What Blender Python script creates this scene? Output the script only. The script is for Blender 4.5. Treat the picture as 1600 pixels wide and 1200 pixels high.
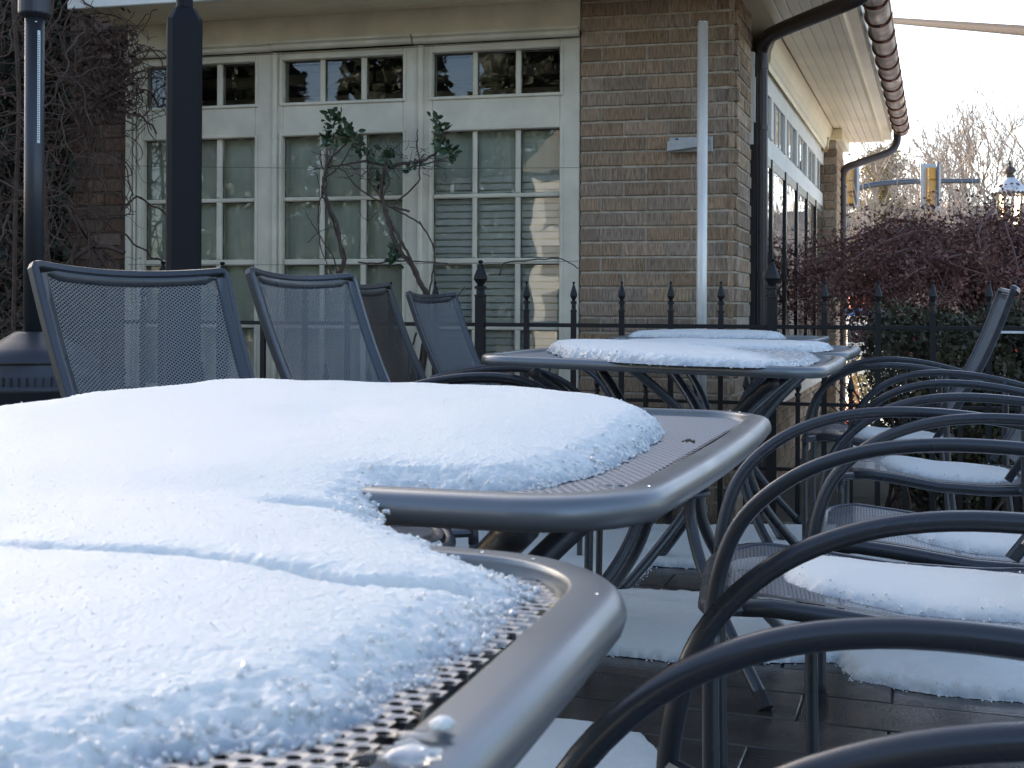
import bpy, math, random
import numpy as np
from mathutils import Matrix, Vector
random.seed(7); rng = np.random.default_rng(7)
R = math.radians
for o in list(bpy.data.objects): bpy.data.objects.remove(o)
S = bpy.context.scene; COL = S.collection

# ------------------------------------------------ camera, sky, sun, exposure
FPX, HCAM, HY, ROLL = 1900.0, 0.85, 484.0, 0.0046
cam = bpy.data.cameras.new('camera'); co = bpy.data.objects.new('camera', cam); COL.objects.link(co)
co.location = (0, 0, HCAM); co.rotation_euler = (R(90), -ROLL, 0)
cam.lens = FPX/1600*36; cam.sensor_width = 36; cam.shift_y = -(600-HY)/1600
cam.clip_start = .02; cam.clip_end = 3000
cam.dof.use_dof = True; cam.dof.focus_distance = 2.9; cam.dof.aperture_fstop = 30
S.camera = co
SUN_EL, SUN_AZ = R(17), R(-28)          # azimuth from +Y (the view), negative = left
W = bpy.data.worlds.new('World'); S.world = W; W.use_nodes = True
nt = W.node_tree; sky = nt.nodes.new('ShaderNodeTexSky'); sky.sky_type = 'NISHITA'; sky.sun_disc = False
sky.sun_elevation = SUN_EL; sky.sun_rotation = SUN_AZ; sky.air_density = .7; sky.dust_density = 2.0; sky.ozone_density = 0.0
nt.links.new(sky.outputs[0], nt.nodes['Background'].inputs[0]); nt.nodes['Background'].inputs[1].default_value = .13
sl = bpy.data.lights.new('sun', 'SUN'); sl.energy = 3.6; sl.angle = R(.5); sl.color = (1, .9, .76)
so = bpy.data.objects.new('sun', sl); COL.objects.link(so)
sd = Vector((math.sin(SUN_AZ)*math.cos(SUN_EL), math.cos(SUN_AZ)*math.cos(SUN_EL), math.sin(SUN_EL)))
so.rotation_euler = sd.to_track_quat('Z', 'Y').to_euler()
S.view_settings.view_transform = 'Standard'; S.view_settings.look = 'None'; S.view_settings.gamma = 1
S.view_settings.use_curve_mapping = False; S.view_settings.exposure = 2.0
S.render.engine = 'CYCLES'

# ------------------------------------------------ measuring helpers (photo pixel + depth -> metres)
def ray(px, py):
    xi = (px-800)/FPX; zi = (HY-py)/FPX
    return np.array([xi-ROLL*zi, 1.0, zi+ROLL*xi])
CAM = np.array([0, 0, HCAM])
def P(px, py, Y): return CAM+ray(px, py)*Y
def onz(px, py, z):
    d = ray(px, py); return CAM+d*((z-HCAM)/d[2])
def gz(Y): return .006*Y
def onground(px, py):
    d = ray(px, py); return CAM+d*(HCAM/(.006-d[2]))

# ------------------------------------------------ object helpers
def empty(name, loc=(0, 0, 0), rz=0):
    o = bpy.data.objects.new(name, None); COL.objects.link(o); o.location = loc; o.rotation_euler = (0, 0, rz); o.empty_display_size = .1
    return o
def tag(o, label=None, cat=None, group=None, kind=None):
    if label: o['label'] = label
    if cat: o['category'] = cat
    if group: o['group'] = group
    if kind: o['kind'] = kind
    return o
def adopt(o, parent, local=False):
    if parent is None: return o
    o.parent = parent
    if not local and parent.type == 'EMPTY': o.matrix_parent_inverse = Matrix.Translation(-Vector(parent.location))
    return o
def mk(name, V, F, mat, parent=None, smooth=False, local=False):
    me = bpy.data.meshes.new(name)
    V = np.asarray(V, dtype=np.float32)
    if isinstance(F, np.ndarray):
        n, k = F.shape
        me.vertices.add(len(V)); me.vertices.foreach_set('co', V.ravel())
        me.loops.add(n*k); me.loops.foreach_set('vertex_index', F.astype(np.int32).ravel())
        me.polygons.add(n); me.polygons.foreach_set('loop_start', np.arange(0, n*k, k, dtype=np.int32))
        me.update(calc_edges=True)
    else:
        me.from_pydata(V.tolist(), [], F)
    me.materials.append(mat)
    if smooth: me.polygons.foreach_set('use_smooth', [True]*len(me.polygons))
    me.update()
    o = bpy.data.objects.new(name, me); COL.objects.link(o)
    return adopt(o, parent, local)
def inst(name, me, loc, parent=None, local=False, rot=None, scale=None):
    o = bpy.data.objects.new(name, me); COL.objects.link(o); o.location = loc
    if rot is not None: o.rotation_euler = rot
    if scale is not None: o.scale = scale
    return adopt(o, parent, local)
def copy_tree(o, parent=None):
    c = o.copy(); COL.objects.link(c)
    if parent: c.parent = parent
    for ch in list(o.children): copy_tree(ch, c)
    return c
class MB:
    def __init__(s): s.V = []; s.F = []
    def add(s, V, F):
        n = len(s.V); s.V += [tuple(map(float, v)) for v in V]; s.F += [tuple(int(i)+n for i in f) for f in F]; return s
    def build(s, name, mat, parent=None, smooth=False, local=False): return mk(name, s.V, s.F, mat, parent, smooth, local)
def frame_box(o, a, b, c):
    """box from corner o along three edge vectors"""
    o, a, b, c = map(np.array, (o, a, b, c))
    V = [o, o+a, o+a+b, o+b, o+c, o+a+c, o+a+b+c, o+b+c]
    return V, [(0, 3, 2, 1), (4, 5, 6, 7), (0, 1, 5, 4), (1, 2, 6, 5), (2, 3, 7, 6), (3, 0, 4, 7)]
def bev_box(o, a, b, c, r=.004):
    """box chamfered on the edges round its +c face"""
    o, a, b, c = [np.array(v, float) for v in (o, a, b, c)]
    ua, ub, uc = a/np.linalg.norm(a), b/np.linalg.norm(b), c/np.linalg.norm(c)
    V = [o, o+a, o+a+b, o+b]
    V += [v+c-uc*r for v in V[:4]]
    V += [o+ua*r+ub*r+c, o+a-ua*r+ub*r+c, o+a+b-ua*r-ub*r+c, o+b+ua*r-ub*r+c]
    F = [(0, 3, 2, 1), (8, 9, 10, 11)]
    for i in range(4):
        j = (i+1) % 4; F += [(i, j, 4+j, 4+i), (4+i, 4+j, 8+j, 8+i)]
    return V, F
def catmull(pts, n=6):
    p = [np.array(q, float) for q in pts]
    if len(p) < 3: return p
    p = [2*p[0]-p[1]]+p+[2*p[-1]-p[-2]]; out = []
    for i in range(1, len(p)-2):
        for k in range(n):
            t = k/n; a, b, c, d = p[i-1], p[i], p[i+1], p[i+2]
            out.append(.5*((2*b)+(c-a)*t+(2*a-5*b+4*c-d)*t*t+(3*b-a-3*c+d)*t**3))
    out.append(p[-2]); return out
def tube(pts, r, sides=10, closed=False, cap=True, flat=1.0):
    pts = [np.array(q, float) for q in pts]; n = len(pts)
    rr = r if hasattr(r, '__len__') else [r]*n
    V = []; F = []; up = None
    for i in range(n):
        if closed: t = pts[(i+1) % n]-pts[i-1]
        else: t = pts[min(i+1, n-1)]-pts[max(i-1, 0)]
        t = t/(np.linalg.norm(t)+1e-12)
        if up is None:
            up = np.array([0, 0, 1.]) if abs(t[2]) < .9 else np.array([0, 1., 0])
        u = up-t*np.dot(up, t); u /= np.linalg.norm(u)+1e-12; up = u; w = np.cross(t, u)
        for k in range(sides):
            a = 2*math.pi*k/sides; V.append(pts[i]+rr[i]*(u*math.cos(a)+w*math.sin(a)*flat))
    m = n if closed else n-1
    for i in range(m):
        j = (i+1) % n
        for k in range(sides):
            l = (k+1) % sides; F.append((i*sides+k, i*sides+l, j*sides+l, j*sides+k))
    if cap and not closed:
        F.append(tuple(range(sides-1, -1, -1))); F.append(tuple((n-1)*sides+k for k in range(sides)))
    return V, F
def lathe(prof, c, n=24, ang0=0):
    V = []; F = []
    for r, z in prof:
        for k in range(n):
            a = ang0+2*math.pi*k/n; V.append((c[0]+r*math.cos(a), c[1]+r*math.sin(a), c[2]+z))
    for i in range(len(prof)-1):
        for k in range(n):
            l = (k+1) % n; F.append((i*n+k, i*n+l, (i+1)*n+l, (i+1)*n+k))
    F.append(tuple(range(n-1, -1, -1))); F.append(tuple((len(prof)-1)*n+k for k in range(n)))
    return V, F

# numpy noise
_L = rng.random((256, 256))
def vnoise(x, y):
    xi = np.floor(x).astype(int); yi = np.floor(y).astype(int); fx = x-xi; fy = y-yi
    fx = fx*fx*(3-2*fx); fy = fy*fy*(3-2*fy)
    g = lambda a, b: _L[a & 255, b & 255]
    return (g(xi, yi)*(1-fx)+g(xi+1, yi)*fx)*(1-fy)+(g(xi, yi+1)*(1-fx)+g(xi+1, yi+1)*fx)*fy
def fbm(x, y, o=4):
    s = 0; a = .5
    for i in range(o): s = s+a*(vnoise(x*2**i+17*i, y*2**i+31*i)-.5); a *= .5
    return s
def sdpoly(X, Y, poly):
    """signed distance, positive inside"""
    poly = np.asarray(poly, float)[:, :2]; d = np.full(X.shape, 1e9); ins = np.zeros(X.shape, bool); n = len(poly)
    for i in range(n):
        ax, ay = poly[i]; bx, by = poly[(i+1) % n]; ex, ey = bx-ax, by-ay
        t = np.clip(((X-ax)*ex+(Y-ay)*ey)/(ex*ex+ey*ey+1e-12), 0, 1)
        d = np.minimum(d, np.hypot(X-ax-t*ex, Y-ay-t*ey))
        c = (ay > Y) != (by > Y)
        ins ^= c & (X < (bx-ax)*(Y-ay)/(by-ay+1e-12)+ax)
    return np.where(ins, d, -d)
def heightfield(name, X, Y, Z, keep, mat, parent=None, wet=None):
    ny, nx = X.shape; idx = np.arange(nx*ny).reshape(ny, nx)
    q = np.stack([idx[:-1, :-1], idx[:-1, 1:], idx[1:, 1:], idx[1:, :-1]], -1).reshape(-1, 4)
    k = (keep[:-1, :-1] | keep[:-1, 1:] | keep[1:, 1:] | keep[1:, :-1]).reshape(-1)
    q = q[k]; used, inv = np.unique(q, return_inverse=True)
    V = np.stack([X.ravel(), Y.ravel(), Z.ravel()], -1)[used]
    o = mk(name, V, inv.reshape(-1, 4), mat, parent, smooth=True)
    if wet is not None:
        a = o.data.attributes.new('wet', 'FLOAT', 'POINT'); a.data.foreach_set('value', np.clip(wet.ravel()[used], 0, 1).astype(np.float32))
    return o

# ------------------------------------------------ materials
def mat(name, col, rough=.5, metal=0, spec=.5, bump=0, bscale=50, var=0, vscale=8, stretch=None, rnd=0, trans=0, sss=0, detail=6, hue=None, rvar=0, coat=0):
    m = bpy.data.materials.new(name); m.use_nodes = True; n = m.node_tree.nodes; l = m.node_tree.links
    b = n['Principled BSDF']; b.inputs['Base Color'].default_value = (*col, 1); b.inputs['Roughness'].default_value = rough
    b.inputs['Metallic'].default_value = metal; b.inputs['Specular IOR Level'].default_value = spec
    if coat: b.inputs['Coat Weight'].default_value = coat; b.inputs['Coat Roughness'].default_value = .15
    if trans: b.inputs['Transmission Weight'].default_value = trans
    if sss:
        b.inputs['Subsurface Weight'].default_value = sss; b.inputs['Subsurface Radius'].default_value = (.6, .8, 1.0); b.inputs['Subsurface Scale'].default_value = .012
    tc = n.new('ShaderNodeTexCoord'); mp = n.new('ShaderNodeMapping'); l.new(tc.outputs['Object'], mp.inputs[0])
    if stretch: mp.inputs['Scale'].default_value = stretch
    if rnd:
        oi = n.new('ShaderNodeObjectInfo'); cm = n.new('ShaderNodeCombineXYZ'); mu = n.new('ShaderNodeMath'); mu.operation = 'MULTIPLY'; mu.inputs[1].default_value = 37
        l.new(oi.outputs['Random'], mu.inputs[0])
        for i in range(3): l.new(mu.outputs[0], cm.inputs[i])
        l.new(cm.outputs[0], mp.inputs['Location'])
    last = None
    if var:
        ns = n.new('ShaderNodeTexNoise'); ns.inputs['Scale'].default_value = vscale; ns.inputs['Detail'].default_value = detail; l.new(mp.outputs[0], ns.inputs[0])
        rp = n.new('ShaderNodeValToRGB'); rp.color_ramp.elements[0].position = .3; rp.color_ramp.elements[1].position = .7
        c2 = hue or tuple(min(1, c*(1+var)) for c in col)
        rp.color_ramp.elements[0].color = (*[c*(1-var*.6) for c in col], 1); rp.color_ramp.elements[1].color = (*c2, 1)
        l.new(ns.outputs[0], rp.inputs[0]); last = rp.outputs[0]
    if rnd:
        hs = n.new('ShaderNodeHueSaturation'); mr = n.new('ShaderNodeMapRange'); mr.inputs['To Min'].default_value = 1-rnd; mr.inputs['To Max'].default_value = 1+rnd
        l.new(oi.outputs['Random'], mr.inputs[0]); l.new(mr.outputs[0], hs.inputs['Value'])
        wn = n.new('ShaderNodeTexWhiteNoise'); wn.noise_dimensions = '1D'; l.new(oi.outputs['Random'], wn.inputs['W'])
        m2 = n.new('ShaderNodeMapRange'); m2.inputs['To Min'].default_value = .75; m2.inputs['To Max'].default_value = 1.05; l.new(wn.outputs['Value'], m2.inputs[0]); l.new(m2.outputs[0], hs.inputs['Saturation'])
        if last: l.new(last, hs.inputs['Color'])
        else: hs.inputs['Color'].default_value = (*col, 1)
        last = hs.outputs[0]
    if last: l.new(last, b.inputs['Base Color'])
    if bump:
        nb = n.new('ShaderNodeTexNoise'); nb.inputs['Scale'].default_value = bscale; nb.inputs['Detail'].default_value = 5; l.new(mp.outputs[0], nb.inputs[0])
        bp = n.new('ShaderNodeBump'); bp.inputs['Strength'].default_value = 1; bp.inputs['Distance'].default_value = bump
        l.new(nb.outputs[0], bp.inputs['Height']); l.new(bp.outputs[0], b.inputs['Normal'])
    if rvar:
        nr = n.new('ShaderNodeTexNoise'); nr.inputs['Scale'].default_value = vscale*.7; l.new(mp.outputs[0], nr.inputs[0])
        m3 = n.new('ShaderNodeMapRange'); m3.inputs['From Min'].default_value = .35; m3.inputs['From Max'].default_value = .65
        m3.inputs['To Min'].default_value = max(.03, rough-rvar); m3.inputs['To Max'].default_value = rough+rvar
        l.new(nr.outputs[0], m3.inputs[0]); l.new(m3.outputs[0], b.inputs['Roughness'])
    return m
M = {}
M['snow'] = mat('snow', (.86, .87, .885), .55, sss=.35, bump=.0006, bscale=520, spec=.35)
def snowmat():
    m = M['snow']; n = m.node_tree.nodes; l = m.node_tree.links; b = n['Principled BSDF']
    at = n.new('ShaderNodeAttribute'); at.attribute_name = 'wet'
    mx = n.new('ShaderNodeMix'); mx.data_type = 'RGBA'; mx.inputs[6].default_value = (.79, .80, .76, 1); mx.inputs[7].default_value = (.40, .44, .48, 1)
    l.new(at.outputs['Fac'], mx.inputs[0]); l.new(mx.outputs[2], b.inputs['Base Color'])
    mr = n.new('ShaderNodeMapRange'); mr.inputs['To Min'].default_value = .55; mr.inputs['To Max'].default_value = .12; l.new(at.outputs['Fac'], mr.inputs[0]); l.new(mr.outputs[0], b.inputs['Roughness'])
    # crystals: coarse grains over fine ones
    tc = n.new('ShaderNodeTexCoord'); vo = n.new('ShaderNodeTexVoronoi'); vo.inputs['Scale'].default_value = 330; l.new(tc.outputs['Object'], vo.inputs['Vector'])
    old = [x for x in n if x.type == 'BUMP'][0]
    b2 = n.new('ShaderNodeBump'); b2.inputs['Strength'].default_value = .6; b2.inputs['Distance'].default_value = .0007; b2.invert = True
    l.new(vo.outputs['Distance'], b2.inputs['Height']); l.new(old.outputs[0], b2.inputs['Normal']); l.new(b2.outputs[0], b.inputs['Normal'])
snowmat()
M['snow_far'] = mat('snow_far', (.84, .85, .87), .6, bump=.002, bscale=120, spec=.3)
M['metal'] = mat('table_metal', (.21, .225, .238), .32, metal=.6, bump=.00006, bscale=900, rvar=.05, vscale=14)
M['chair'] = mat('chair_metal', (.058, .064, .074), .30, metal=.4, bump=.00008, bscale=700, rvar=.06, vscale=20)
M['mesh'] = mat('mesh_metal', (.24, .26, .285), .42, metal=.6)
M['shaded_chair'] = mat('shaded_chair_metal', (.025, .025, .026), .45, metal=.2)  # chair metal darkened, the shade on one chair put into its colour
M['rubber'] = mat('rubber', (.02, .02, .022), .7)
M['iron'] = mat('iron', (.010, .010, .011), .5, metal=.2, bump=.0004, bscale=160)
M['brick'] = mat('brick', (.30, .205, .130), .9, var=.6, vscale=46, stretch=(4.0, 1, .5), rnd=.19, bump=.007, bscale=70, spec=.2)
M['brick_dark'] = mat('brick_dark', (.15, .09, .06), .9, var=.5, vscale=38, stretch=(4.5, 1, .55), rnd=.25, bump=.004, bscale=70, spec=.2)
M['brick_side'] = mat('brick_side', (.30, .205, .130), .9, var=.6, vscale=38, stretch=(1, 4.5, .55), rnd=.3, bump=.004, bscale=70, spec=.2)
M['mortar'] = mat('mortar', (.42, .36, .28), .95, var=.3, vscale=30, bump=.002, bscale=120, spec=.1)
M['cream'] = mat('cream_paint', (.64, .58, .45), .5, var=.16, vscale=7, bump=.0006, bscale=70, rvar=.08)
M['soffit'] = mat('soffit_paint', (.86, .74, .52), .38, var=.10, vscale=3, rvar=.06)  # paint lightened, bounce light from the sunlit ground put into the colour
M['white'] = mat('white_paint', (.74, .72, .66), .5, var=.08, vscale=6)
M['curtain'] = mat('curtain', (.52, .56, .46), .9, var=.14, vscale=3)
M['blind'] = mat('blind_slat', (.60, .64, .57), .6, rnd=.05)
M['pleat'] = mat('pleated_curtain', (.62, .56, .45), .9, var=.25, vscale=4, stretch=(6, 6, .3))
M['room'] = mat('room_dark', (.05, .045, .04), .9, var=.4, vscale=2)
M['beam'] = mat('beam', (.30, .27, .22), .8, var=.2, vscale=3)
M['black'] = mat('black_frame', (.02, .02, .022), .35)
M['brown_pipe'] = mat('brown_pipe', (.045, .03, .027), .42, var=.2, vscale=10)
M['copper'] = mat('copper', (.15, .105, .085), .42, metal=.7, var=.5, vscale=9, rvar=.12)
M['copper_rim'] = mat('copper_rim', (.17, .06, .035), .4, metal=.7, var=.3, vscale=20)
M['steel'] = mat('bare_steel', (.78, .75, .69), .42, metal=.25, var=.18, vscale=14, stretch=(1, 1, .25), rvar=.08)
M['galv'] = mat('galvanised', (.38, .41, .42), .4, metal=.7, var=.15, vscale=30)
M['post'] = mat('black_post', (.010, .0105, .013), .6, spec=.25)
M['heater'] = mat('heater_grey', (.05, .052, .06), .42, metal=.45, var=.1, vscale=6)
M['sticker'] = mat('sticker', (.62, .70, .70), .5)
M['paver'] = mat('paver', (.05, .042, .036), .17, var=.5, vscale=9, rnd=.2, bump=.0008, bscale=130, rvar=.14, spec=.5)
M['joint'] = mat('joint_sand', (.10, .09, .08), .7, bump=.002, bscale=100)
M['stem'] = mat('woody_stem', (.075, .052, .04), .85, var=.4, vscale=60, bump=.001, bscale=200)
M['deadvine'] = mat('dead_vine', (.075, .046, .034), .85, var=.5, vscale=20)
M['leaf'] = mat('green_leaf', (.035, .07, .03), .45, var=.5, vscale=30)
M['ivy'] = mat('added_dark_ivy', (.022, .03, .018), .55, var=.6, vscale=14)
M['hedge'] = mat('hedge_leaf', (.03, .045, .022), .5, var=.8, vscale=7, hue=(.10, .085, .04))
M['mapletwig'] = mat('maple_twig', (.17, .095, .08), .8, var=.4, vscale=10)
M['mapleleaf'] = mat('maple_leaf', (.20, .075, .065), .7, var=.6, vscale=9, hue=(.34, .16, .12))
M['bark'] = mat('bark_far', (.36, .30, .25), .9, var=.3, vscale=3)  # bark paled, distance haze put into the colour
M['needle'] = mat('far_needles', (.30, .27, .16), .8, var=.4, vscale=1)
M['signalyellow'] = mat('signal_yellow', (.55, .30, .06), .5)
M['plate'] = mat('backplate', (.48, .50, .52), .5)
M['mast'] = mat('mast_grey', (.10, .12, .15), .45, metal=.3)
M['lampglass'] = mat('lamp_glass', (.75, .72, .60), .3)
M['lampframe'] = mat('lamp_frame', (.40, .28, .13), .5)
M['lampcap'] = mat('lamp_cap', (.62, .64, .68), .5)
M['darkcap'] = mat('dark_cap', (.06, .045, .04), .6)
M['signwhite'] = mat('sign_white', (.72, .72, .70), .5)
M['signblack'] = mat('sign_black', (.035, .035, .04), .5)
M['signblue'] = mat('sign_blue', (.08, .2, .5), .5)
M['orange'] = mat('orange_plastic', (.75, .12, .03), .5)
M['farwall'] = mat('far_wall', (.22, .19, .16), .9, var=.2, vscale=.5)
M['farroof'] = mat('far_roof', (.13, .115, .105), .9, var=.2, vscale=.5)
M['roof'] = mat('roof_shingle', (.09, .08, .075), .9, var=.3, vscale=3)
M['road'] = mat('asphalt', (.05, .05, .052), .7, var=.2, vscale=1)
M['ground'] = mat('ground_grass', (.07, .065, .045), .9, var=.6, vscale=.9, hue=(.13, .12, .09), bump=.02, bscale=4)
M['wire'] = mat('wire', (.10, .10, .095), .6)
M['cable'] = mat('cable', (.05, .042, .042), .9, spec=.05)
M['bowl'] = mat('bowl_glass', (.45, .40, .30), .3, var=.3, vscale=9)
M['berry'] = mat('orange_berry', (.6, .06, .03), .4)
M['opposite'] = mat('opposite_wall', (.45, .45, .43), .8)

def glassmat(name, tint, base=.07, rough=.01):
    m = bpy.data.materials.new(name); m.use_nodes = True; n = m.node_tree.nodes; l = m.node_tree.links
    n.remove(n['Principled BSDF']); out = n['Material Output']
    g = n.new('ShaderNodeBsdfGlossy'); g.inputs['Roughness'].default_value = rough
    t = n.new('ShaderNodeBsdfTransparent'); t.inputs[0].default_value = (*tint, 1)
    fr = n.new('ShaderNodeFresnel'); fr.inputs['IOR'].default_value = 1.5
    ad = n.new('ShaderNodeMath'); ad.operation = 'ADD'; ad.inputs[1].default_value = base; ad.use_clamp = True
    tc = n.new('ShaderNodeTexCoord'); ns = n.new('ShaderNodeTexNoise'); ns.inputs['Scale'].default_value = 5; ns.inputs['Detail'].default_value = 1
    bp = n.new('ShaderNodeBump'); bp.inputs['Distance'].default_value = .0008; bp.inputs['Strength'].default_value = 1
    l.new(tc.outputs['Object'], ns.inputs[0]); l.new(ns.outputs[0], bp.inputs['Height']); l.new(bp.outputs[0], g.inputs['Normal'])
    mx = n.new('ShaderNodeMixShader'); l.new(fr.outputs[0], ad.inputs[0]); l.new(ad.outputs[0], mx.inputs[0]); l.new(t.outputs[0], mx.inputs[1]); l.new(g.outputs[0], mx.inputs[2])
    l.new(mx.outputs[0], out.inputs[0]); return m
M['glass'] = glassmat('window_glass', (.985, .99, .98), .012)
M['glass_side'] = glassmat('side_glass', (.85, .85, .83), .10)

# ------------------------------------------------ ground and patio
g = mk('ground', [(-400, -200, -.16), (400, -200, -.16), (400, 900, -.16), (-400, 900, -.16)], [(0, 1, 2, 3)], M['ground']); tag(g, kind='structure')
rdir = np.array([.9455, -.3256, 0]); wdir = np.array([.3256, .9455, 0]); ZU = np.array([0, 0, 1.])
rd = mk('road', [(4, 24, -.156), (60, 14, -.156), (62, 22, -.156), (4, 33, -.156)], [(0, 1, 2, 3)], M['road']); tag(rd, kind='structure')
yd = mk('snowy_yard', [(1.9, 7.6, -.157), (60, 2.5, -.157), (60, 13.5, -.157), (4, 23.5, -.157), (3.2, 11, -.157)], [(0, 1, 2, 3, 4)], mat('yard_snow', (.62, .60, .57), .8, var=.35, vscale=1.6, hue=(.82, .83, .85), bump=.02, bscale=5)); tag(yd, kind='structure')
# patio slab: edge passes the fence foot
E0 = np.array([.8, 4.86, 0])
def patio_pt(u, v, dz=0):   # u along the edge, v towards the camera
    p = E0+rdir*u-wdir*v; return np.array([p[0], p[1], gz(p[1])+dz])
V = [patio_pt(-5, 0, -.0055), patio_pt(4.5, 0, -.0055), patio_pt(4.5, 7, -.0055), patio_pt(-5, 7, -.0055)]
V += [v-np.array([0, 0, .18]) for v in V]
patio = mk('patio', V, [(0, 3, 2, 1), (0, 1, 5, 4), (1, 2, 6, 5), (2, 3, 7, 6), (3, 0, 4, 7)], M['joint']); tag(patio, kind='structure')
pv = {}
PW, PL = .178, .50
npv = 0; rest = MB()
for j in range(36):
    v0 = .01+j*PW
    for i in range(-10, 9):
        u0 = i*PL+(j % 2)*PL*.5+(.07 if j % 3 == 0 else 0)
        c = patio_pt(u0+PL/2, v0+PW/2, 0)
        key = 'p'
        vis = (c[1] > 1.95 and -.45 < c[0] < .62*c[1]+.2 and c[1] < 5.2)
        if vis and npv < 290:
            if key not in pv:
                Vv, Ff = bev_box((-PL/2+.0022, -PW/2+.0022, -.03), (PL-.0044, 0, 0), (0, PW-.0044, 0), (0, 0, .03), .0025)
                o = mk('paver', Vv, Ff, M['paver'], patio, local=True); pv[key] = o.data
                o.location = c
            else: o = inst('paver', pv[key], c, patio, local=True)
            o.location = (c[0], c[1], c[2]+random.uniform(-.0015, .0015))
            o.rotation_euler = (math.asin(.006*rdir[1])*0+random.uniform(-.002, .002)+.0057, random.uniform(-.002, .002), math.atan2(rdir[1], rdir[0])); npv += 1
        elif -2 < c[0] < 4 and c[1] > -1:
            rest.add(*frame_box(c-rdir*(PL/2-.004)+wdir*(PW/2-.004)-ZU*.02, rdir*(PL-.008), -wdir*(PW-.008), ZU*.02))
o = rest.build('paver_field', M['paver'], patio, local=True); o['kind'] = 'stuff'

# ------------------------------------------------ building
a_ = np.array([.9701, -.2425, 0]); n_ = np.array([-.2425, -.9701, 0]); O_ = np.array([.300, 5.482, 0])
b_ = np.array([.3304, .9438, 0]); m_ = np.array([.9438, -.3304, 0]); K_ = np.array([.9866, 5.310, 0])
def wl(s, z, o=0): return O_+a_*s+n_*o+ZU*z
def sd_(t, z, o=0): return K_+b_*t+m_*o+ZU*z
def hit(px, py, O, d, n, off=0):
    r_ = ray(px, py); k = np.dot(O+n*off-CAM*np.array([1, 1, 0]), n)/np.dot(r_, n); p = CAM+r_*k
    return np.dot(p-O, d), p[2]
def Wp(px, py, off=0): return hit(px, py, O_, a_, n_, off)
house = empty('brick_house', tuple(wl(-1.2, -.15))); tag(house, 'brick restaurant building with cream framed windows, deep soffit and copper gutter', 'building')
COURSE, BL_, BH, JT = .0677, .203, .0575, .010
def bricks(part, org, d, nrm, width, z0, z1, material, key, depth=.05, shift=0, stuff=False):
    """running bond of single bricks standing 6 mm proud of their mortar"""
    nn = int((z1-z0)/COURSE); sb = MB(); proto = None; cnt = 0
    ang = math.atan2(d[1], d[0])
    for j in range(nn):
        z = z0+j*COURSE; x = -((j+shift) % 2)*BL_/2+0.0
        while x < width-.01:
            xa, xb = max(x, 0), min(x+BL_-JT, width)
            if xb-xa > .03:
                c = org+d*((xa+xb)/2)+ZU*(z+BH/2)+nrm*random.uniform(-.0015, .002)
                if stuff:
                    sb.add(*bev_box(org+d*xa+ZU*z-nrm*.02, d*(xb-xa), ZU*BH, nrm*(.026+random.uniform(-.002, .002)), .004))
                else:
                    if proto is None:
                        Vv, Ff = bev_box((-.5, .02, -.5), (1, 0, 0), (0, 0, 1), (0, -.026, 0), .0)
                        # ragged arris: front ring inset
                        L = BL_-JT
                        Vv = [np.array((v[0]*L, v[1], v[2]*BH)) for v in Vv]
                        for q in range(8, 12):
                            Vv[q][0] *= (L-.007)/L; Vv[q][2] *= (BH-.006)/BH
                        for q in range(4, 8): Vv[q][1] += .004
                        proto = mk('brick', Vv, Ff, material, part, local=True); o = proto
                    else: o = inst('brick', proto.data, (0, 0, 0), part, local=True)
                    o.location = c; o.rotation_euler = (random.uniform(-.006, .006), random.uniform(-.006, .006), ang+random.uniform(-.004, .004)); o.scale = ((xb-xa)/(BL_-JT), 1, 1)
                    if np.cross(d, ZU)@nrm < 0: o.rotation_euler.z += math.pi
                    cnt += 1
            x += BL_
    if stuff and sb.V:
        o = sb.build('brick_field', material, part, local=True); o['kind'] = 'stuff'
    return cnt
ZB = -.13
# pier at the corner
pw = float(np.dot(K_-O_, a_))
core = MB(); core.add(*frame_box(wl(.004, ZB, -.03), a_*(pw-.032), -n_*.5+b_*0, ZU*2.95)); core.add(*frame_box(sd_(.02, ZB, -.45), b_*.53, m_*.422, ZU*2.95))
pier = core.build('brick_pier', M['mortar'], house)
c1 = bricks(pier, wl(0, 0, -.028), a_, n_, pw, ZB+.005, 2.72, M['brick'], 'p', shift=0)
M['brick'].name = 'brick'
c2 = bricks(pier, sd_(.012, 0, -.028), b_, m_, .525, ZB+.005+14*COURSE, 2.4, M['brick_side'], 's', shift=1)
bricks(pier, sd_(.012, 0, -.028), b_, m_, .525, ZB+.005, ZB+14*COURSE, M['brick_side'], 's', shift=1, stuff=True)
# left brick wall
sL1 = Wp(196, 300)[0]; sL0 = Wp(104, 300)[0]
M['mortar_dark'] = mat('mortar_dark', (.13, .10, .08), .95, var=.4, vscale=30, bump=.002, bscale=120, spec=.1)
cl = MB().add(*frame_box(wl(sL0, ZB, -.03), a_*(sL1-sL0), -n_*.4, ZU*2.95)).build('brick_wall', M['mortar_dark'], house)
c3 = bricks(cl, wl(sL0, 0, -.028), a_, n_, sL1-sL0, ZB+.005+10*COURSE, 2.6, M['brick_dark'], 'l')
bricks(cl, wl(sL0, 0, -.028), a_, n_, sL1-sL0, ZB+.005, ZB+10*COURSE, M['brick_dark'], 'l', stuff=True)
rec = MB().add(*frame_box(wl(sL0-6, ZB, -.9), a_*6, -n_*.3, ZU*2.95)).build('recessed_wall', M['brick_dark'], house)
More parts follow.
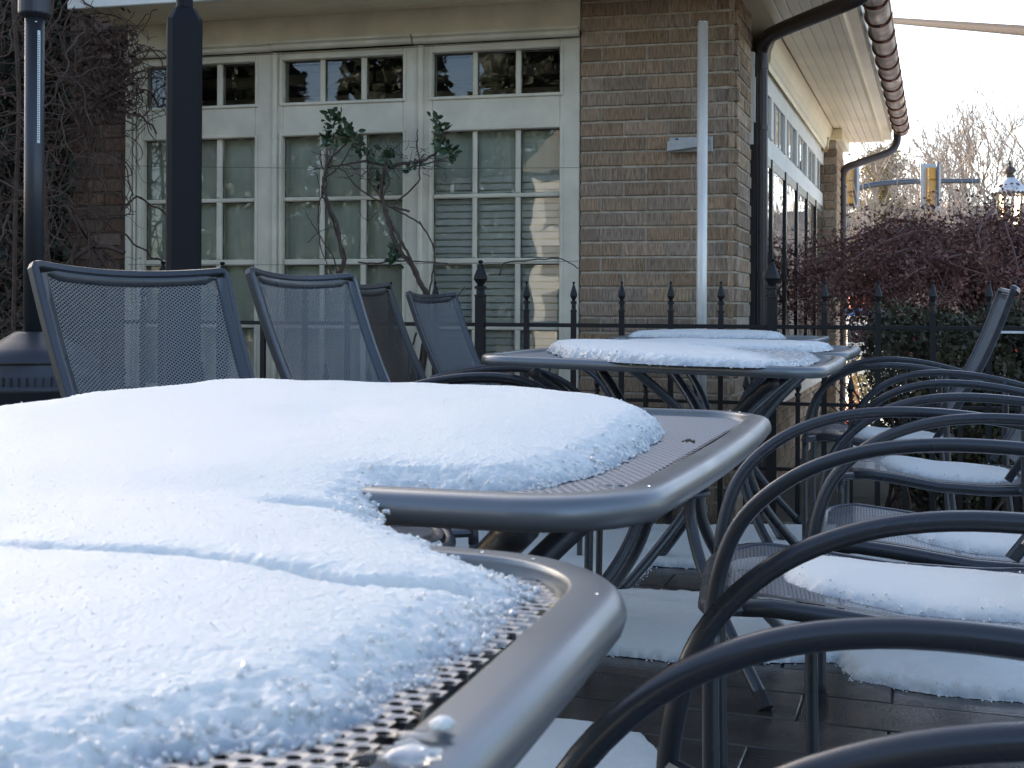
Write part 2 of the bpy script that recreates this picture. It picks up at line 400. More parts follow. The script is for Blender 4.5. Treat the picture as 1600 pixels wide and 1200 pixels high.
# core volume, roof
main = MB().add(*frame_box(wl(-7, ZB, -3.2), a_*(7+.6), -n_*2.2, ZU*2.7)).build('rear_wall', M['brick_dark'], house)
rf = MB()
e1, e2 = wl(-9, 2.62, .15), wl(pw+.05, 2.62, .15); r1, r2 = wl(-8, 5.3, -4.6), wl(.6, 5.3, -4.6); k1, k2 = wl(-9, 2.62, -9.0), wl(pw+.3, 2.62, -9.0)
q1 = sd_(5.15, 2.45, .47); q0 = sd_(-.1, 2.45, .47)
rf.add([e1, e2, r2, r1, k1, k2, q0, q1], [(0, 1, 2, 3), (3, 2, 5, 4), (6, 7, 2), (7, 5, 2), (1, 6, 2), (0, 3, 4), (0, 4, 5, 1)])
roof = rf.build('roof', M['roof'], house)
# header board and cornice over the windows
zc = Wp(890, 46)[1]
hd = MB().add(*frame_box(wl(sL1, zc, -.10), a_*(-sL1-.002), n_*.085, ZU*(2.75-zc))).build('header_board', M['cream'], house)
cn = MB()
prof = [(.0, 0), (.022, 0), (.03, .008), (.03, .022), (.045, .030), (.045, .040), (-.002, .042)]
s0 = sL1; s1 = -.004
for k, (s0_, s1_, off) in enumerate([(Wp(427, 80)[0], Wp(644, 80)[0], .012), (Wp(646, 80)[0], s1, .0), (s0, Wp(425, 80)[0], 0)]):
    Vv = [wl(s, zc-.030+z, -.015+o+off) for s in (s0_, s1_) for o, z in prof]; L = len(prof)
    Ff = [(i, (i+1) % L, L+(i+1) % L, L+i) for i in range(L)]+[tuple(range(L-1, -1, -1)), tuple(range(L, 2*L))]
    MB().add(Vv, Ff).build('cornice', M['cream'], house)
# window units
zt1, zt0 = Wp(845, 73)[1], Wp(845, 143)[1]
rowz = [(Wp(845, b)[1], Wp(845, a)[1]) for a, b in ((199, 299), (306, 402), (412, 508), (517, 612), (620, 716))]
units = [(655, 903, [(678, 739), (746, 806), (814, 876)]), (427, 652, [(445, 501), (508, 565), (573, 632)]), (197, 426, [(229, 281), (288, 340), (348, 402)])]
def wbox(mb, s0, s1, z0, z1, o0, o1, r=.004): mb.add(*bev_box(wl(s0, z0, o0), a_*(s1-s0), ZU*(z1-z0), n_*(o1-o0), r))
BO = -.055
for ui, (pa, pb, panes) in enumerate(units):
    sa, sb = Wp(pa, 250)[0], Wp(pb, 250)[0]
    if ui == 0: sb = -.004
    if ui == 2: sa = sL1+.006
    ps = [(Wp(x0, 250, BO)[0], Wp(x1, 250, BO)[0]) for x0, x1 in panes]
    fr = MB(); l0, r0 = ps[0][0], ps[-1][1]
    wbox(fr, sa, l0, ZB, zc-.03, BO-.04, BO+.028); wbox(fr, r0, sb, ZB, zc-.03, BO-.04, BO+.0275)
    wbox(fr, l0, r0, zt1, zc-.03, BO-.04, BO+.026); wbox(fr, l0, r0, rowz[0][1], zt0, BO-.04, BO+.026); wbox(fr, l0, r0, ZB, rowz[-1][0], BO-.04, BO+.026)
    win = fr.build('window', M['cream'], house)
    # raised sash of transom, casing beads
    sh = MB(); e = .016
    for (za, zb_) in ((zt0, zt1), (rowz[-1][0], rowz[0][1])):
        wbox(sh, l0-e, l0-.002, za-e, zb_+e, BO+.026, BO+.036, .003); wbox(sh, r0+.002, r0+e, za-e, zb_+e, BO+.026, BO+.036, .003)
        wbox(sh, l0-.002, r0+.002, zb_+.001, zb_+e, BO+.026, BO+.0355, .003); wbox(sh, l0-.002, r0+.002, za-e, za-.001, BO+.026, BO+.0355, .003)
    sh.build('sash_bead', M['cream'], win)
    if ui < 2:
        bd = MB(); wbox(bd, sa-.012, sa+.012, ZB, zc-.035, BO+.028, BO+.052, .006); bd.build('mullion_bead', M['cream'], win)
    else:
        bd = MB()
        for q, (d0, d1, h) in enumerate(((0, .03, .045), (.032, .045, .03), (.047, .07, .02))): wbox(bd, sa+d0, sa+d1, ZB, zc-.035, BO+.028, BO+.028+h, .006)
        bd.build('casing', M['cream'], win)
    for (za, zb_) in [(zt0, zt1)]+rowz:
        for k, (x0, x1) in enumerate(ps):
            gp = MB().add(*frame_box(wl(x0-.003, za-.003, BO-.012), a_*(x1-x0+.006), ZU*(zb_-za+.006), n_*.003)).build('pane', M['glass'], win)
            if k < 2:
                mb = MB(); wbox(mb, x1, ps[k+1][0], za, zb_, BO-.025, BO+.014, .005); mb.build('muntin', M['cream'], win)
            # ragged putty line
            pt = MB()
            for e0, e1_ in (((x0, za), (x0, zb_)), ((x1, za), (x1, zb_)), ((x0, zb_), (x1, zb_)), ((x0, za), (x1, za))):
                pts = []
                for q in range(7):
                    t = q/6; pts.append(wl(e0[0]*(1-t)+e1_[0]*t+random.uniform(-.0022, .0022), e0[1]*(1-t)+e1_[1]*t+random.uniform(-.0022, .0022), BO-.006))
                pt.add(*tube(pts, .0022+random.random()*.0012, 4))
            pt.build('putty_line', M['black'], gp)
    for k in range(len(rowz)-1):
        mb = MB(); wbox(mb, l0, r0, rowz[k+1][1], rowz[k][0], BO-.026, BO+.0125, .005); mb.build('muntin', M['cream'], win)
    # roller blind behind the lower lights
    cu = MB(); N = 24
    Vv = []; Ff = []
    for i in range(N+1):
        s = l0-.02+(r0-l0+.04)*i/N
        for z in (ZB, rowz[0][1]+.03): Vv.append(wl(s, z, BO-.045-.006*math.sin(i*1.3)))
    Ff = [(2*i, 2*i+2, 2*i+3, 2*i+1) for i in range(N)]
    cu.add(Vv, Ff).build('roller_blind', M['curtain'], win)
    if ui == 0:
        sp = None
        for q in range(40):
            z = rowz[-1][0]+(rowz[0][0]-rowz[-1][0]+.1)*q/40
            Vv, Ff = frame_box((-.5, 0, -.013), (1, 0, 0), (0, .004, .026), (0, .0015, 0))
            if sp is None: sp = mk('blind_slat', [(v[0]*(r0-l0+.02), v[1], v[2]) for v in Vv], Ff, M['blind'], win, local=True); o = sp
            else: o = inst('blind_slat', sp.data, (0, 0, 0), win, local=True)
            o.location = wl((l0+r0)/2, z, BO-.029); o.rotation_euler = (.12, random.uniform(-.003, .003), math.atan2(a_[1], a_[0]))
# interior seen through the transoms
rm = MB(); s_a, s_b = sL1, -.02
rm.add([wl(s_a, 2.45, -.12), wl(s_b, 2.45, -.12), wl(s_b, 2.45, -3), wl(s_a, 2.45, -3), wl(s_a, -.1, -3), wl(s_b, -.1, -3), wl(s_a, -.1, -.12), wl(s_b, -.1, -.12)], [(0, 1, 2, 3), (3, 2, 5, 4), (0, 3, 4, 6), (1, 7, 5, 2)])
rm.build('interior', M['room'], house)
for k, (zz, oo, hh) in enumerate(((2.02, -.5, .05), (1.93, -.55, .035), (2.16, -1.2, .06), (2.30, -2.0, .07))):
    MB().add(*frame_box(wl(s_a, zz, oo), a_*(s_b-s_a), -n_*.06, ZU*hh)).build('ceiling_beam', M['beam'], house)
def bowl_lamp(px, py, off, r, lab):
    s, z = Wp(px, py, off); c = wl(s, z, off)
    rt = empty('pendant_lamp', tuple(c)); tag(rt, lab, 'lamp', 'bowl lamps inside the room')
    prof = [(r*math.cos(a), -r*.85*math.sin(a)) for a in [0, .25, .5, .75, 1.0, 1.25, 1.5]]
    MB().add(*lathe([(r*1.03, .008), (r*1.03, 0)]+prof, c, 28)).build('lamp_bowl', M['bowl'], rt, smooth=True)
    MB().add(*tube([c+ZU*.0, c+ZU*.4], .008, 6)).build('lamp_stem', M['black'], rt)
bowl_lamp(769, 90, -.32, .10, 'large glass bowl lamp behind the small panes over the right window')
bowl_lamp(585, 148, -.5, .06, 'small round lamp glimpsed behind the small panes over the middle window')

# ---- side wall with the black framed windows
ZT = 2.06
wv = MB(); wv.add(*frame_box(sd_(.53, 1.97, -.3), b_*3.75, m_*.29, ZU*.12)); wv.add(*frame_box(sd_(.53, 1.648, -.12), b_*3.75, m_*.105, ZU*.105))
side = wv.build('window_band', M['white'], house)
crown = MB()
prof = [(-.01, 2.09), (.012, 2.07), (.018, 2.09), (.026, 2.10), (.03, 2.15), (.05, 2.20), (.06, 2.247), (-.01, 2.247)]
Vv = [sd_(t, z, o) for t in (.84, 5.0) for o, z in prof]; L = len(prof)
crown.add(Vv, [(i, (i+1) % L, L+(i+1) % L, L+i) for i in range(L)]+[tuple(range(L))]).build('crown_moulding', M['soffit'], house)
for k in range(6):
    t0 = .53+.61*k; t1 = t0+.60
    mb = MB(); mb.add(*frame_box(sd_(t0, 1.7535, -.08), b_*.08, m_*.075, ZU*.216))
    tr = mb.build('transom_light', M['white'], house)
    MB().add(*frame_box(sd_(t0+.0805, 1.7535, -.022), b_*.525, m_*.003, ZU*.216)).build('pane', M['glass_side'], tr)
    for j in range(2): MB().add(*frame_box(sd_(t0+.08+.175*(j+1)-.008, 1.7535, -.030), b_*.014, m_*.016, ZU*.216)).build('muntin', M['white'], tr)
    fr = MB(); z0, z1 = .485, 1.645
    fr.add(*frame_box(sd_(t0, z0, -.06), b_*.05, m_*.062, ZU*(z1-z0))); fr.add(*frame_box(sd_(t0+.0505, z1-.05, -.058), b_*(.559), m_*.054, ZU*.05)); fr.add(*frame_box(sd_(t0+.0505, z0, -.058), b_*(.559), m_*.054, ZU*.05))
    f = fr.build('side_window', M['black'], house)
    MB().add(*frame_box(sd_(t0+.0505, z0+.0505, -.012), b_*.559, m_*.004, ZU*(z1-z0-.10))).build('pane', M['glass_side'], f)
    N = 40; Vv = []
    for i in range(N+1):
        for z in (z0, 1.98): Vv.append(sd_(t0+.61*i/N, z, -.12+.02*math.sin(i*1.15)))
    MB().add(Vv, [(2*i, 2*i+2, 2*i+3, 2*i+1) for i in range(N)]).build('curtain', M['pleat'], f)
sill = MB().add(*bev_box(sd_(.53, .37, -.15), b_*3.75, ZU*.11, m_*.23, .01)).build('window_sill', M['white'], house)
lowc = MB().add(*frame_box(sd_(.53, ZB, -.2), b_*3.75, m_*.17, ZU*.499)).build('lower_wall', M['mortar'], house)
c4 = bricks(lowc, sd_(.535, 0, -.028), b_, m_, 3.74, ZB+.005, .36, M['brick_side'], 'w')
fp = MB().add(*frame_box(sd_(4.30, ZB, -.3), b_*.75, m_*.38, ZU*2.30)).build('far_pier', M['mortar'], house)
bricks(fp, K_+b_*4.292-m_*.2, m_, -b_, .29, ZB+.005, 2.12, M['brick'], 'f', shift=0)
bricks(fp, sd_(4.30, 0, .082), b_, m_, .75, ZB+.005, 2.12, M['brick_side'], 'g', stuff=True)
MB().add(*frame_box(sd_(4.26, 2.165, -.3), b_*.8, m_*.43, ZU*.08)).build('pier_cap', M['soffit'], house)
# soffit boards, fascia
for k in range(6):
    o0 = .062+k*.0525
    MB().add(*bev_box(sd_(-1.2, 2.262, o0+.0012), b_*6.34, m_*.0502, -ZU*.012, .0035)).build('soffit_board', M['soffit'], house)
MB().add(*frame_box(sd_(-1.2, 2.262, -.3), b_*6.34, m_*.76, ZU*.03)).build('soffit_deck', M['soffit'], house)
fa = MB(); prof = [(.377, 2.249), (.398, 2.240), (.405, 2.258), (.43, 2.272), (.437, 2.30), (.462, 2.32), (.47, 2.345), (.47, 2.44), (.377, 2.44)]
L = len(prof); Vv = [sd_(t, z, o) for t in (-1.2, 5.145) for o, z in prof]
fa.add(Vv, [(i, (i+1) % L, L+(i+1) % L, L+i) for i in range(L)]+[tuple(range(L)), tuple(range(2*L-1, L-1, -1))]).build('fascia', M['soffit'], house)
for k in range(5):
    MB().add(*bev_box(wl(sL1-.05, 2.262, .002+k*.078), a_*(-sL1+pw+.30), n_*.0765, -ZU*.012, .003)).build('soffit_board', M['soffit'], house)
MB().add(*frame_box(wl(sL1-.05, 2.264, -.05), a_*(-sL1+pw+.30), n_*.46, ZU*.03)).build('soffit_deck', M['soffit'], house)
MB().add(*bev_box(wl(sL1-.05, 2.235, .394), a_*(-sL1+pw+.30), ZU*.20, n_*.025, .004)).build('fascia', M['white'], house)
# half round copper gutter
gr = .060; gz0 = 2.335; go = .537
gut = empty('copper_gutter', tuple(sd_(5.0, gz0, go))); tag(gut, 'half round copper gutter with ringed hangers along the roof edge', 'gutter')
mb = MB(); Vv = []; Ff = []; N = 14
for t in (-1.0, 5.05):
    for i in range(N+1):
        a = math.pi+math.pi*i/N; Vv.append(sd_(t, gz0+gr*math.sin(a), go+gr*math.cos(a)))
mb.add(Vv, [(i, i+1, N+2+i, N+1+i) for i in range(N)]); mb.add(Vv[N+1:], [tuple(range(N+1))])
mb.build('trough', M['copper'], gut, smooth=False)
MB().add(*tube([sd_(-1, gz0, go+gr), sd_(5.06, gz0, go+gr)], .007, 8)).build('bead', M['copper_rim'], gut)
t = -.9
while t < 5.05:
    ring = [sd_(t+.006*math.sin(5*a), gz0+(gr+.004)*math.sin(a), go+(gr+.004)*math.cos(a)) for a in np.linspace(math.pi-.35, 2*math.pi+.1, 15)]
    MB().add(*tube(ring, .0065, 6)).build('hanger', M['copper_rim'], gut); t += .38
# downspouts
def spout(name, pts, r, label, straps, material=M['brown_pipe']):
    rt = empty(name, tuple(pts[-1])); tag(rt, label, 'downspout', 'brown downspouts of the gutter')
    MB().add(*tube(catmull(pts, 7), r, 14)).build('pipe', material, rt, smooth=True)
    for q in straps: MB().add(*tube([np.array(q)-ZU*.012, np.array(q)+ZU*.012], r+.004, 14)).build('strap', material, rt)
    return rt
d0 = P(1188, 200, 5.86)
pts = [P(1362, -30, 5.12), P(1350, -10, 5.14), P(1325, 4, 5.2), P(1270, 26, 5.42), P(1222, 46, 5.66), P(1201, 58, 5.78), P(1190, 78, 5.86), P(1188, 110, 5.86), P(1188, 200, 5.86), P(1188, 400, 5.86)]
pts.append(np.array([pts[-1][0], pts[-1][1], -.12])); spout('downspout', pts, .0355, 'thick brown downspout elbowing up from the brick corner to the gutter', [d0, P(1188, 430, 5.86), P(1188, 105, 5.86)])
ds = MB()
for dx in (-.02, -.008, .006, .018): ds.add(*tube([P(1188, 112, 5.86)+np.array([dx, -math.sqrt(.0365**2-dx*dx)+.001, 0]), P(1188, 560, 5.86)+np.array([dx, -math.sqrt(.0365**2-dx*dx)+.001, 0])], .0022, 5))
ds.build('corrugation', M['brown_pipe'], bpy.data.objects['downspout'])
Yd = 9.75
pts = [P(1402, 205, 9.9), P(1401, 222, 9.9), P(1392, 236, 9.85), P(1365, 247, 9.8), P(1338, 256, Yd), P(1322, 263, Yd), P(1316, 278, Yd), P(1316, 320, Yd), P(1316, 420, Yd)]
pts.append(np.array([pts[-1][0], pts[-1][1], -.12])); spout('downspout', pts, .031, 'slender brown downspout curving down from the far end of the gutter', [P(1316, 292, Yd), P(1316, 420, Yd)])
# lantern on the far pier
c = P(1288, 226, 9.2); rt = empty('wall_lantern', tuple(c)); tag(rt, 'small rusty lantern fixed beside the far brick pier', 'lantern')
MB().add(*frame_box(c-np.array([.02, .02, .055]), (.04, 0, 0), (0, .04, 0), (0, 0, .10))).build('body', M['lampframe'], rt)
MB().add(*lathe([(.035, .045), (.03, .06), (.004, .085)], c, 8)).build('cap', M['darkcap'], rt)
MB().add(*tube([c+np.array([0, 0, .05]), c+np.array([-.04, .03, .06]), c+np.array([-.09, .05, .03])], .006, 5)).build('bracket', M['darkcap'], rt)
# steel pole and bracket
pb = P(1097, 300, 5.14); x, y = pb[0], pb[1]
rt = empty('steel_pole', (x, y, -.12)); tag(rt, 'pale bare steel pole standing in front of the brick pier', 'pole')
MB().add(*tube([(x, y, -.12), (x, y, P(1097, 36, 5.14)[2])], .0222, 20)).build('shaft', M['steel'], rt, smooth=True)
zt = P(1097, 36, 5.14)[2]; MB().add(*tube([(x, y, zt), (x, y, zt+.005)], .021, 20)).build('cap', M['galv'], rt)
MB().add(*tube([(x, y, .0), (x, y, .03)], .032, 16)).build('base_collar', M['galv'], rt)
br = empty('wall_bracket', tuple(P(1080, 225, 5.28))); tag(br, 'galvanised tilted bracket bolted to the bricks behind the steel pole', 'bracket')
s0_, z0_ = Wp(1045, 238, .02); s1_, z1_ = Wp(1113, 212, .02)
MB().add(*bev_box(wl(s0_, z0_, .004), a_*(s1_-s0_), ZU*(z1_-z0_), n_*.006, .002)).build('back_plate', M['galv'], br)
Vv = [wl(s0_, z0_, .011), wl(s0_, z0_+.048, .011), wl(s1_-.02, z0_+.028, .07), wl(s1_-.02, z1_, .07), wl(s0_, z0_, .06), wl(s0_, z0_+.044, .06)]
MB().add([wl(s0_-.004, z0_+.002, .05), wl(s1_-.022, z0_+.022, .05), wl(s1_-.022, z1_-.004, .05), wl(s0_-.004, z0_+.044, .05), wl(s0_-.004, z0_+.002, .011), wl(s1_-.022, z0_+.022, .011), wl(s1_-.022, z1_-.004, .011), wl(s0_-.004, z0_+.044, .011)], [(0, 1, 2, 3), (0, 4, 5, 1), (3, 2, 6, 7), (0, 3, 7, 4), (1, 5, 6, 2)]).build('channel', M['galv'], br)
MB().add(*tube([wl(s0_+.035, z1_-.014, .008), wl(s0_+.035, z1_-.014, .018)], .008, 8)).build('bolt', M['black'], br)

# ------------------------------------------------ iron fence
FO = np.array([.53, 5.12, 0]); fd = np.array([.9654, -.2607, 0]); fn = np.array([-.2607, -.9654, 0])
fence = empty('iron_fence', (FO[0], FO[1], -.1)); tag(fence, 'black wrought iron fence with spear finials between patio and building', 'fence')
def Fs(px): return hit(px, 400, FO, fd, fn)[0]
def fpt(s, z, o=0): return FO+fd*s+fn*o+ZU*z
SL, SR = Fs(-120), Fs(1720)
def fbar(name, z, h, t=.018):
    MB().add(*bev_box(fpt(SL, z-h/2, -t/2), fd*(SR-SL), ZU*h, fn*t, .002)).build(name, M['iron'], fence)
fbar('rail', .785, .017); fbar('rail', .472, .014); fbar('rail', .205, .014)
def spear(s, z0, zt, r, big=False):
    c = fpt(s, 0); f = MB(); k = 1.0 if not big else 1.0
    h = .115 if big else .085; w = r
    prof = [(w*1.55, zt-h-.045), (w*1.55, zt-h-.037), (w*1.05, zt-h-.035), (w*1.05, zt-h-.012), (w*1.5, zt-h-.01), (w*1.5, zt-h), (w*.7, zt-h+.004), (w*1.75, zt-h*.72), (w*1.6, zt-h*.6), (w*.75, zt-h*.28), (w*.35, zt-h*.17), (w*.35, zt-h*.13), (w*.7, zt-h*.06), (w*.5, zt-.002), (w*.1, zt)]
    return f.add(*lathe(prof, c, 8, .39)), c
kP = 0
pk = Fs(1207); pitch = (Fs(1207)-Fs(751))/6
i = -14
protoS = {}
for i in range(-16, 9):
    s = pk+i*pitch
    if s < SL or s > SR: continue
    big = (i % 6 == 0); zt = 1.066 if big else .972; w = .0195 if big else .0105
    pc = MB().add(*bev_box(fpt(s-w, -.1, -w), fd*2*w, fn*2*w, ZU*((zt-(.15 if big else .12))+.1), .001)).build('post' if big else 'picket', M['iron'], fence)
    f, c = spear(s, 0, zt, w*(.95 if big else .9), big); f.build('finial', M['iron'], pc, smooth=False)
    s2 = s+pitch/2; w = .0095
    pc = MB().add(*bev_box(fpt(s2-w, -.1, -w), fd*2*w, fn*2*w, ZU*(.49+.1), .001)).build('short_picket', M['iron'], fence)
    f, c = spear(s2, 0, .60, w*.9); f.build('finial', M['iron'], pc)
# extra gate post
s = Fs(255); w = .017
pc = MB().add(*bev_box(fpt(s-w, -.1, -w), fd*2*w, fn*2*w, ZU*1.02, .001)).build('post', M['iron'], fence); f, c = spear(s, 0, 1.07, w*1.1, True); f.build('finial', M['iron'], pc)

# trellis wires
wr = []
for k, (p0, p1, lab) in enumerate((((200, 259), (905, 262), 'thin trellis wire stretched across the windows at the vine crown'), ((200, 413), (905, 408), 'thin trellis wire stretched across the windows just above the fence'), ((250, 92), (905, 58), 'thin wire slanting up in front of the small upper panes'))):
    A = wl(*Wp(p0[0], p0[1], .07), .07); B = wl(*Wp(p1[0], p1[1], .07), .07)
    pts = [A*(1-t)+B*t-ZU*.008*math.sin(math.pi*t) for t in np.linspace(0, 1, 12)]
    o = MB().add(*tube(pts, .0013, 5)).build('trellis_wire', M['wire']); tag(o, lab, 'wire', 'trellis wires')

# ------------------------------------------------ espalier plant in front of the windows
def leafquad(c, d, size, up=None):
    d = np.array(d, float); d /= np.linalg.norm(d)+1e-9; s = np.cross(d, rng.normal(size=3)); s /= np.linalg.norm(s)+1e-9; n = np.cross(d, s)
    w = size*.24
    V = [c, c+d*size*.35+s*w+n*size*.06, c+d*size*.7+s*w*.9+n*size*.04, c+d*size-n*size*.08, c+d*size*.7-s*w*.9+n*size*.04, c+d*size*.35-s*w+n*size*.06, c+d*size*.5-n*size*.02]
    return V, [(0, 6, 1), (1, 6, 2), (2, 6, 3), (3, 6, 4), (4, 6, 5), (5, 6, 0)]
YV = .16
def wv_(px, py, off=YV): s, z = Wp(px, py, off); return wl(s, z, off)
plant = empty('climbing_plant', tuple(wv_(650, 700))); tag(plant, 'bare twisted climbing shrub with a few green leaf tufts on the trellis wires', 'plant')
stems = [  # (pixels, r0, r1)
 ([(655, 620), (668, 520), (668, 470), (655, 440), (640, 410), (620, 385), (608, 350), (600, 320), (596, 290), (600, 265), (606, 248)], .013, .007),
 ([(660, 640), (664, 520), (671, 465), (660, 445), (645, 412), (628, 380), (612, 350), (606, 335), (598, 310), (608, 285), (602, 262)], .008, .005),
 ([(672, 560), (668, 480), (676, 430), (679, 395), (668, 365), (650, 345), (622, 330), (606, 322), (580, 308), (555, 290), (540, 270), (528, 262)], .0045, .003),
 ([(640, 330), (615, 320), (650, 290), (655, 262), (652, 220), (652, 200)], .0045, .002),
 ([(606, 262), (630, 256), (660, 251), (680, 240), (688, 225), (690, 205), (686, 190)], .0075, .003),
 ([(602, 258), (570, 252), (545, 256), (525, 260), (505, 262), (480, 268)], .006, .002),
 ([(530, 430), (537, 410), (532, 385), (527, 350), (515, 325), (508, 300), (505, 285), (508, 265), (520, 245), (540, 225), (548, 200), (535, 185)], .009, .003),
 ([(526, 430), (540, 405), (527, 370), (520, 345), (510, 320), (503, 300), (508, 280), (525, 265), (538, 250), (545, 235)], .006, .003),
 ([(528, 440), (522, 405), (500, 370), (485, 345), (474, 325)], .004, .0015),
 ([(505, 300), (497, 330), (500, 380), (512, 415), (520, 430)], .003, .002),
 ([(560, 410), (590, 412), (610, 408), (640, 408), (700, 412)], .0035, .003),
 ([(780, 430), (788, 412), (820, 407), (870, 404), (888, 410), (905, 420)], .0035, .0025),
 ([(505, 265), (500, 240), (512, 222), (525, 215)], .003, .0015),
 ([(575, 252), (570, 235), (560, 215), (550, 205)], .003, .0015),
 ([(590, 330), (575, 345), (560, 330)], .0015, .001), ([(640, 262), (670, 255), (700, 245), (715, 238)], .0035, .0015),
 ([(606, 330), (590, 300), (575, 280), (580, 262)], .003, .0015), ([(655, 345), (680, 385)], .002, .001),
 ([(480, 270), (495, 275), (500, 320), (498, 350)], .002, .001), ([(480, 380), (500, 362), (520, 355)], .002, .001),
 ([(700, 480), (715, 462), (726, 448)], .004, .002), ([(650, 520), (640, 560), (635, 620)], .005, .004), ([(665, 520), (655, 570), (650, 640)], .006, .005)]
st = MB()
for pts, r0, r1 in stems:
    off = YV+random.uniform(-.03, .03)
    pp = catmull([wv_(x, y, off+random.uniform(-.008, .008)) for x, y in pts], 5)
    pp = [q+rng.normal(size=3)*.0015 for q in pp]
    st.add(*tube(pp, list(np.linspace(r0*1.1, r1*1.0, len(pp))), 6))
st.build('stems', M['stem'], plant, smooth=True)
tw = MB()
for k in range(110):
    cx = random.choice([random.uniform(500, 620), random.uniform(560, 700)]); cy = random.uniform(225, 285)
    p = wv_(cx, cy, YV+random.uniform(-.05, .05)); d = rng.normal(size=3); d[2] = abs(d[2])*.6; pts = [p]
    for q in range(4): d = d+rng.normal(size=3)*.5; pts.append(pts[-1]+d/np.linalg.norm(d)*random.uniform(.012, .03))
    tw.add(*tube(pts, [.0018, .0015, .0013, .001, .0007], 4))
tw.build('twigs', M['stem'], plant)
tufts = [(520, 185, 18, 12), (532, 205, 20, 14), (512, 215, 12, 8), (545, 215, 18, 12), (560, 228, 14, 9), (575, 240, 12, 6), (685, 190, 12, 9), (693, 205, 10, 6), (705, 238, 12, 9), (690, 232, 12, 8), (610, 248, 14, 9), (595, 285, 16, 9), (612, 403, 14, 9), (618, 395, 10, 6), (650, 258, 12, 5), (522, 178, 10, 6)]
for cx, cy, r, n in tufts:
    c = wv_(cx, cy)
    for k in range(int(n*2.1)):
        p = c+rng.normal(size=3)*np.array([1, 1, 1])*r*.0012
        lv = MB().add(*leafquad(p, rng.normal(size=3)+np.array([0, -.3, .3]), random.uniform(.03, .052))).build('leaf', M['leaf'], plant)

# ------------------------------------------------ dead vines on the left wall
vine = empty('wall_vine', tuple(P(100, 500, 5.7))); tag(vine, 'tangle of leafless dead vine stems covering the dark brick wall', 'vine')
vb = MB()
def wander(p, n, step, jit, grav):
    d = rng.normal(size=3); d[1] *= .35; pts = [p]
    for q in range(n):
        d = d/np.linalg.norm(d)+rng.normal(size=3)*np.array([jit, jit*.4, jit])+np.array([0, 0, grav]); pts.append(pts[-1]+d/np.linalg.norm(d)*step)
    return pts
for k in range(900):
    px = random.uniform(-60, 205); py = random.uniform(-30, 560) if px < 120 else random.uniform(20, 430)
    if px > 130 and py > 180 and random.random() < .78: continue
    Y = (5.75 if px > 100 else random.uniform(5.3, 6.5))-random.uniform(0, .15)
    pts = wander(P(px, py, Y), random.randint(5, 14), random.uniform(.02, .05), .38, -.05)
    vb.add(*tube(catmull(pts, 2), random.choice([.0012, .0015, .002, .003, .0045]), 4, cap=False))
for k in range(26):
    px = random.uniform(195, 240); py = random.uniform(60, 220)
    pts = wander(P(px, py, 5.7), random.randint(4, 9), .03, .4, -.08)
    vb.add(*tube(catmull(pts, 2), random.choice([.0012, .0018, .0025]), 4, cap=False))
vb.build('stems', M['deadvine'], vine)
tr = MB()
for pts in ([(115, 330), (130, 360), (150, 390), (175, 430)], [(105, 320), (125, 355), (140, 380), (150, 420)], [(60, 150), (70, 300), (75, 420), (80, 600)], [(20, -10), (30, 150), (25, 330), (20, 600)], [(90, 430), (120, 400), (160, 385), (195, 395)]):
    tr.add(*tube(catmull([P(x, y, 5.62) for x, y in pts], 6), .011, 6))
tr.build('trunk', M['deadvine'], vine, smooth=True)
def leafcloud(name, pts, size, material, parent=None, flat=False):
    n = len(pts); d = rng.normal(size=(n, 3)); d /= np.linalg.norm(d, axis=1)[:, None]
    s = np.cross(d, rng.normal(size=(n, 3))); s /= np.linalg.norm(s, axis=1)[:, None]
    sz = (size*rng.uniform(.6, 1.3, n))[:, None]; c = np.asarray(pts)
    V = np.stack([c, c+d*sz*.5+s*sz*.3, c+d*sz, c+d*sz*.5-s*sz*.3], 1).reshape(-1, 3)
    return mk(name, V, np.arange(4*n).reshape(n, 4), material, parent)
ivp = []
for k in range(9000):
    px = random.uniform(-80, 118); py = random.uniform(-40, 600); ivp.append(P(px, py, random.uniform(6.0, 6.6)))
iv = leafcloud('added_dark_ivy', ivp, .05, M['ivy']); tag(iv, 'dark mass of ivy leaves added to stand for the shade in the left recess', 'ivy')  # leaves added, their dark colour stands in for shade in the recess
dl = leafcloud('withered_leaves', [P(random.uniform(120, 215), random.uniform(40, 180), 5.6) for _ in range(700)], .035, M['deadvine'], vine)

# ------------------------------------------------ black post and patio heater
c = P(286.5, 400, 4.62); x, y = c[0], c[1]; w = .074; ch = .02
rt = empty('black_post', (x, y, gz(y))); tag(rt, 'tall black chamfered post with a pointed shoulder in front of the windows', 'post')
pz = P(286, 34, 4.62)[2]; q = [( -w, -w+ch), (-w+ch, -w), (w-ch, -w), (w, -w+ch), (w, w-ch), (w-ch, w), (-w+ch, w), (-w, w-ch)]
ca, sa_ = math.cos(.32), math.sin(.32)
def ring8(k, z): return [(x+(u*ca-v*sa_)*k*.86, y+(u*sa_+v*ca)*k*.86, z) for u, v in q]
V = ring8(1, gz(y))+ring8(1, pz)+ring8(.62, pz+.045); F = [tuple(range(7, -1, -1)), tuple(range(16, 24))]
for L in range(2):
    for k in range(8): F.append((L*8+k, L*8+(k+1) % 8, L*8+8+(k+1) % 8, L*8+8+k))
mk('shaft', V, F, M['post'], rt)
MB().add(*lathe([(.035, pz+.045-pz), (.032, .055), (.030, .12), (.034, .13), (.034, .3)], (x, y, pz), 16)).build('neck', M['post'], rt, smooth=True)
HYd = 3.6; c = P(53, 300, HYd); x, y = c[0], c[1]
rt = empty('patio_heater', (x, y, gz(y))); tag(rt, 'grey patio heater with a round slotted base and a pole carrying a white sticker', 'patio heater')
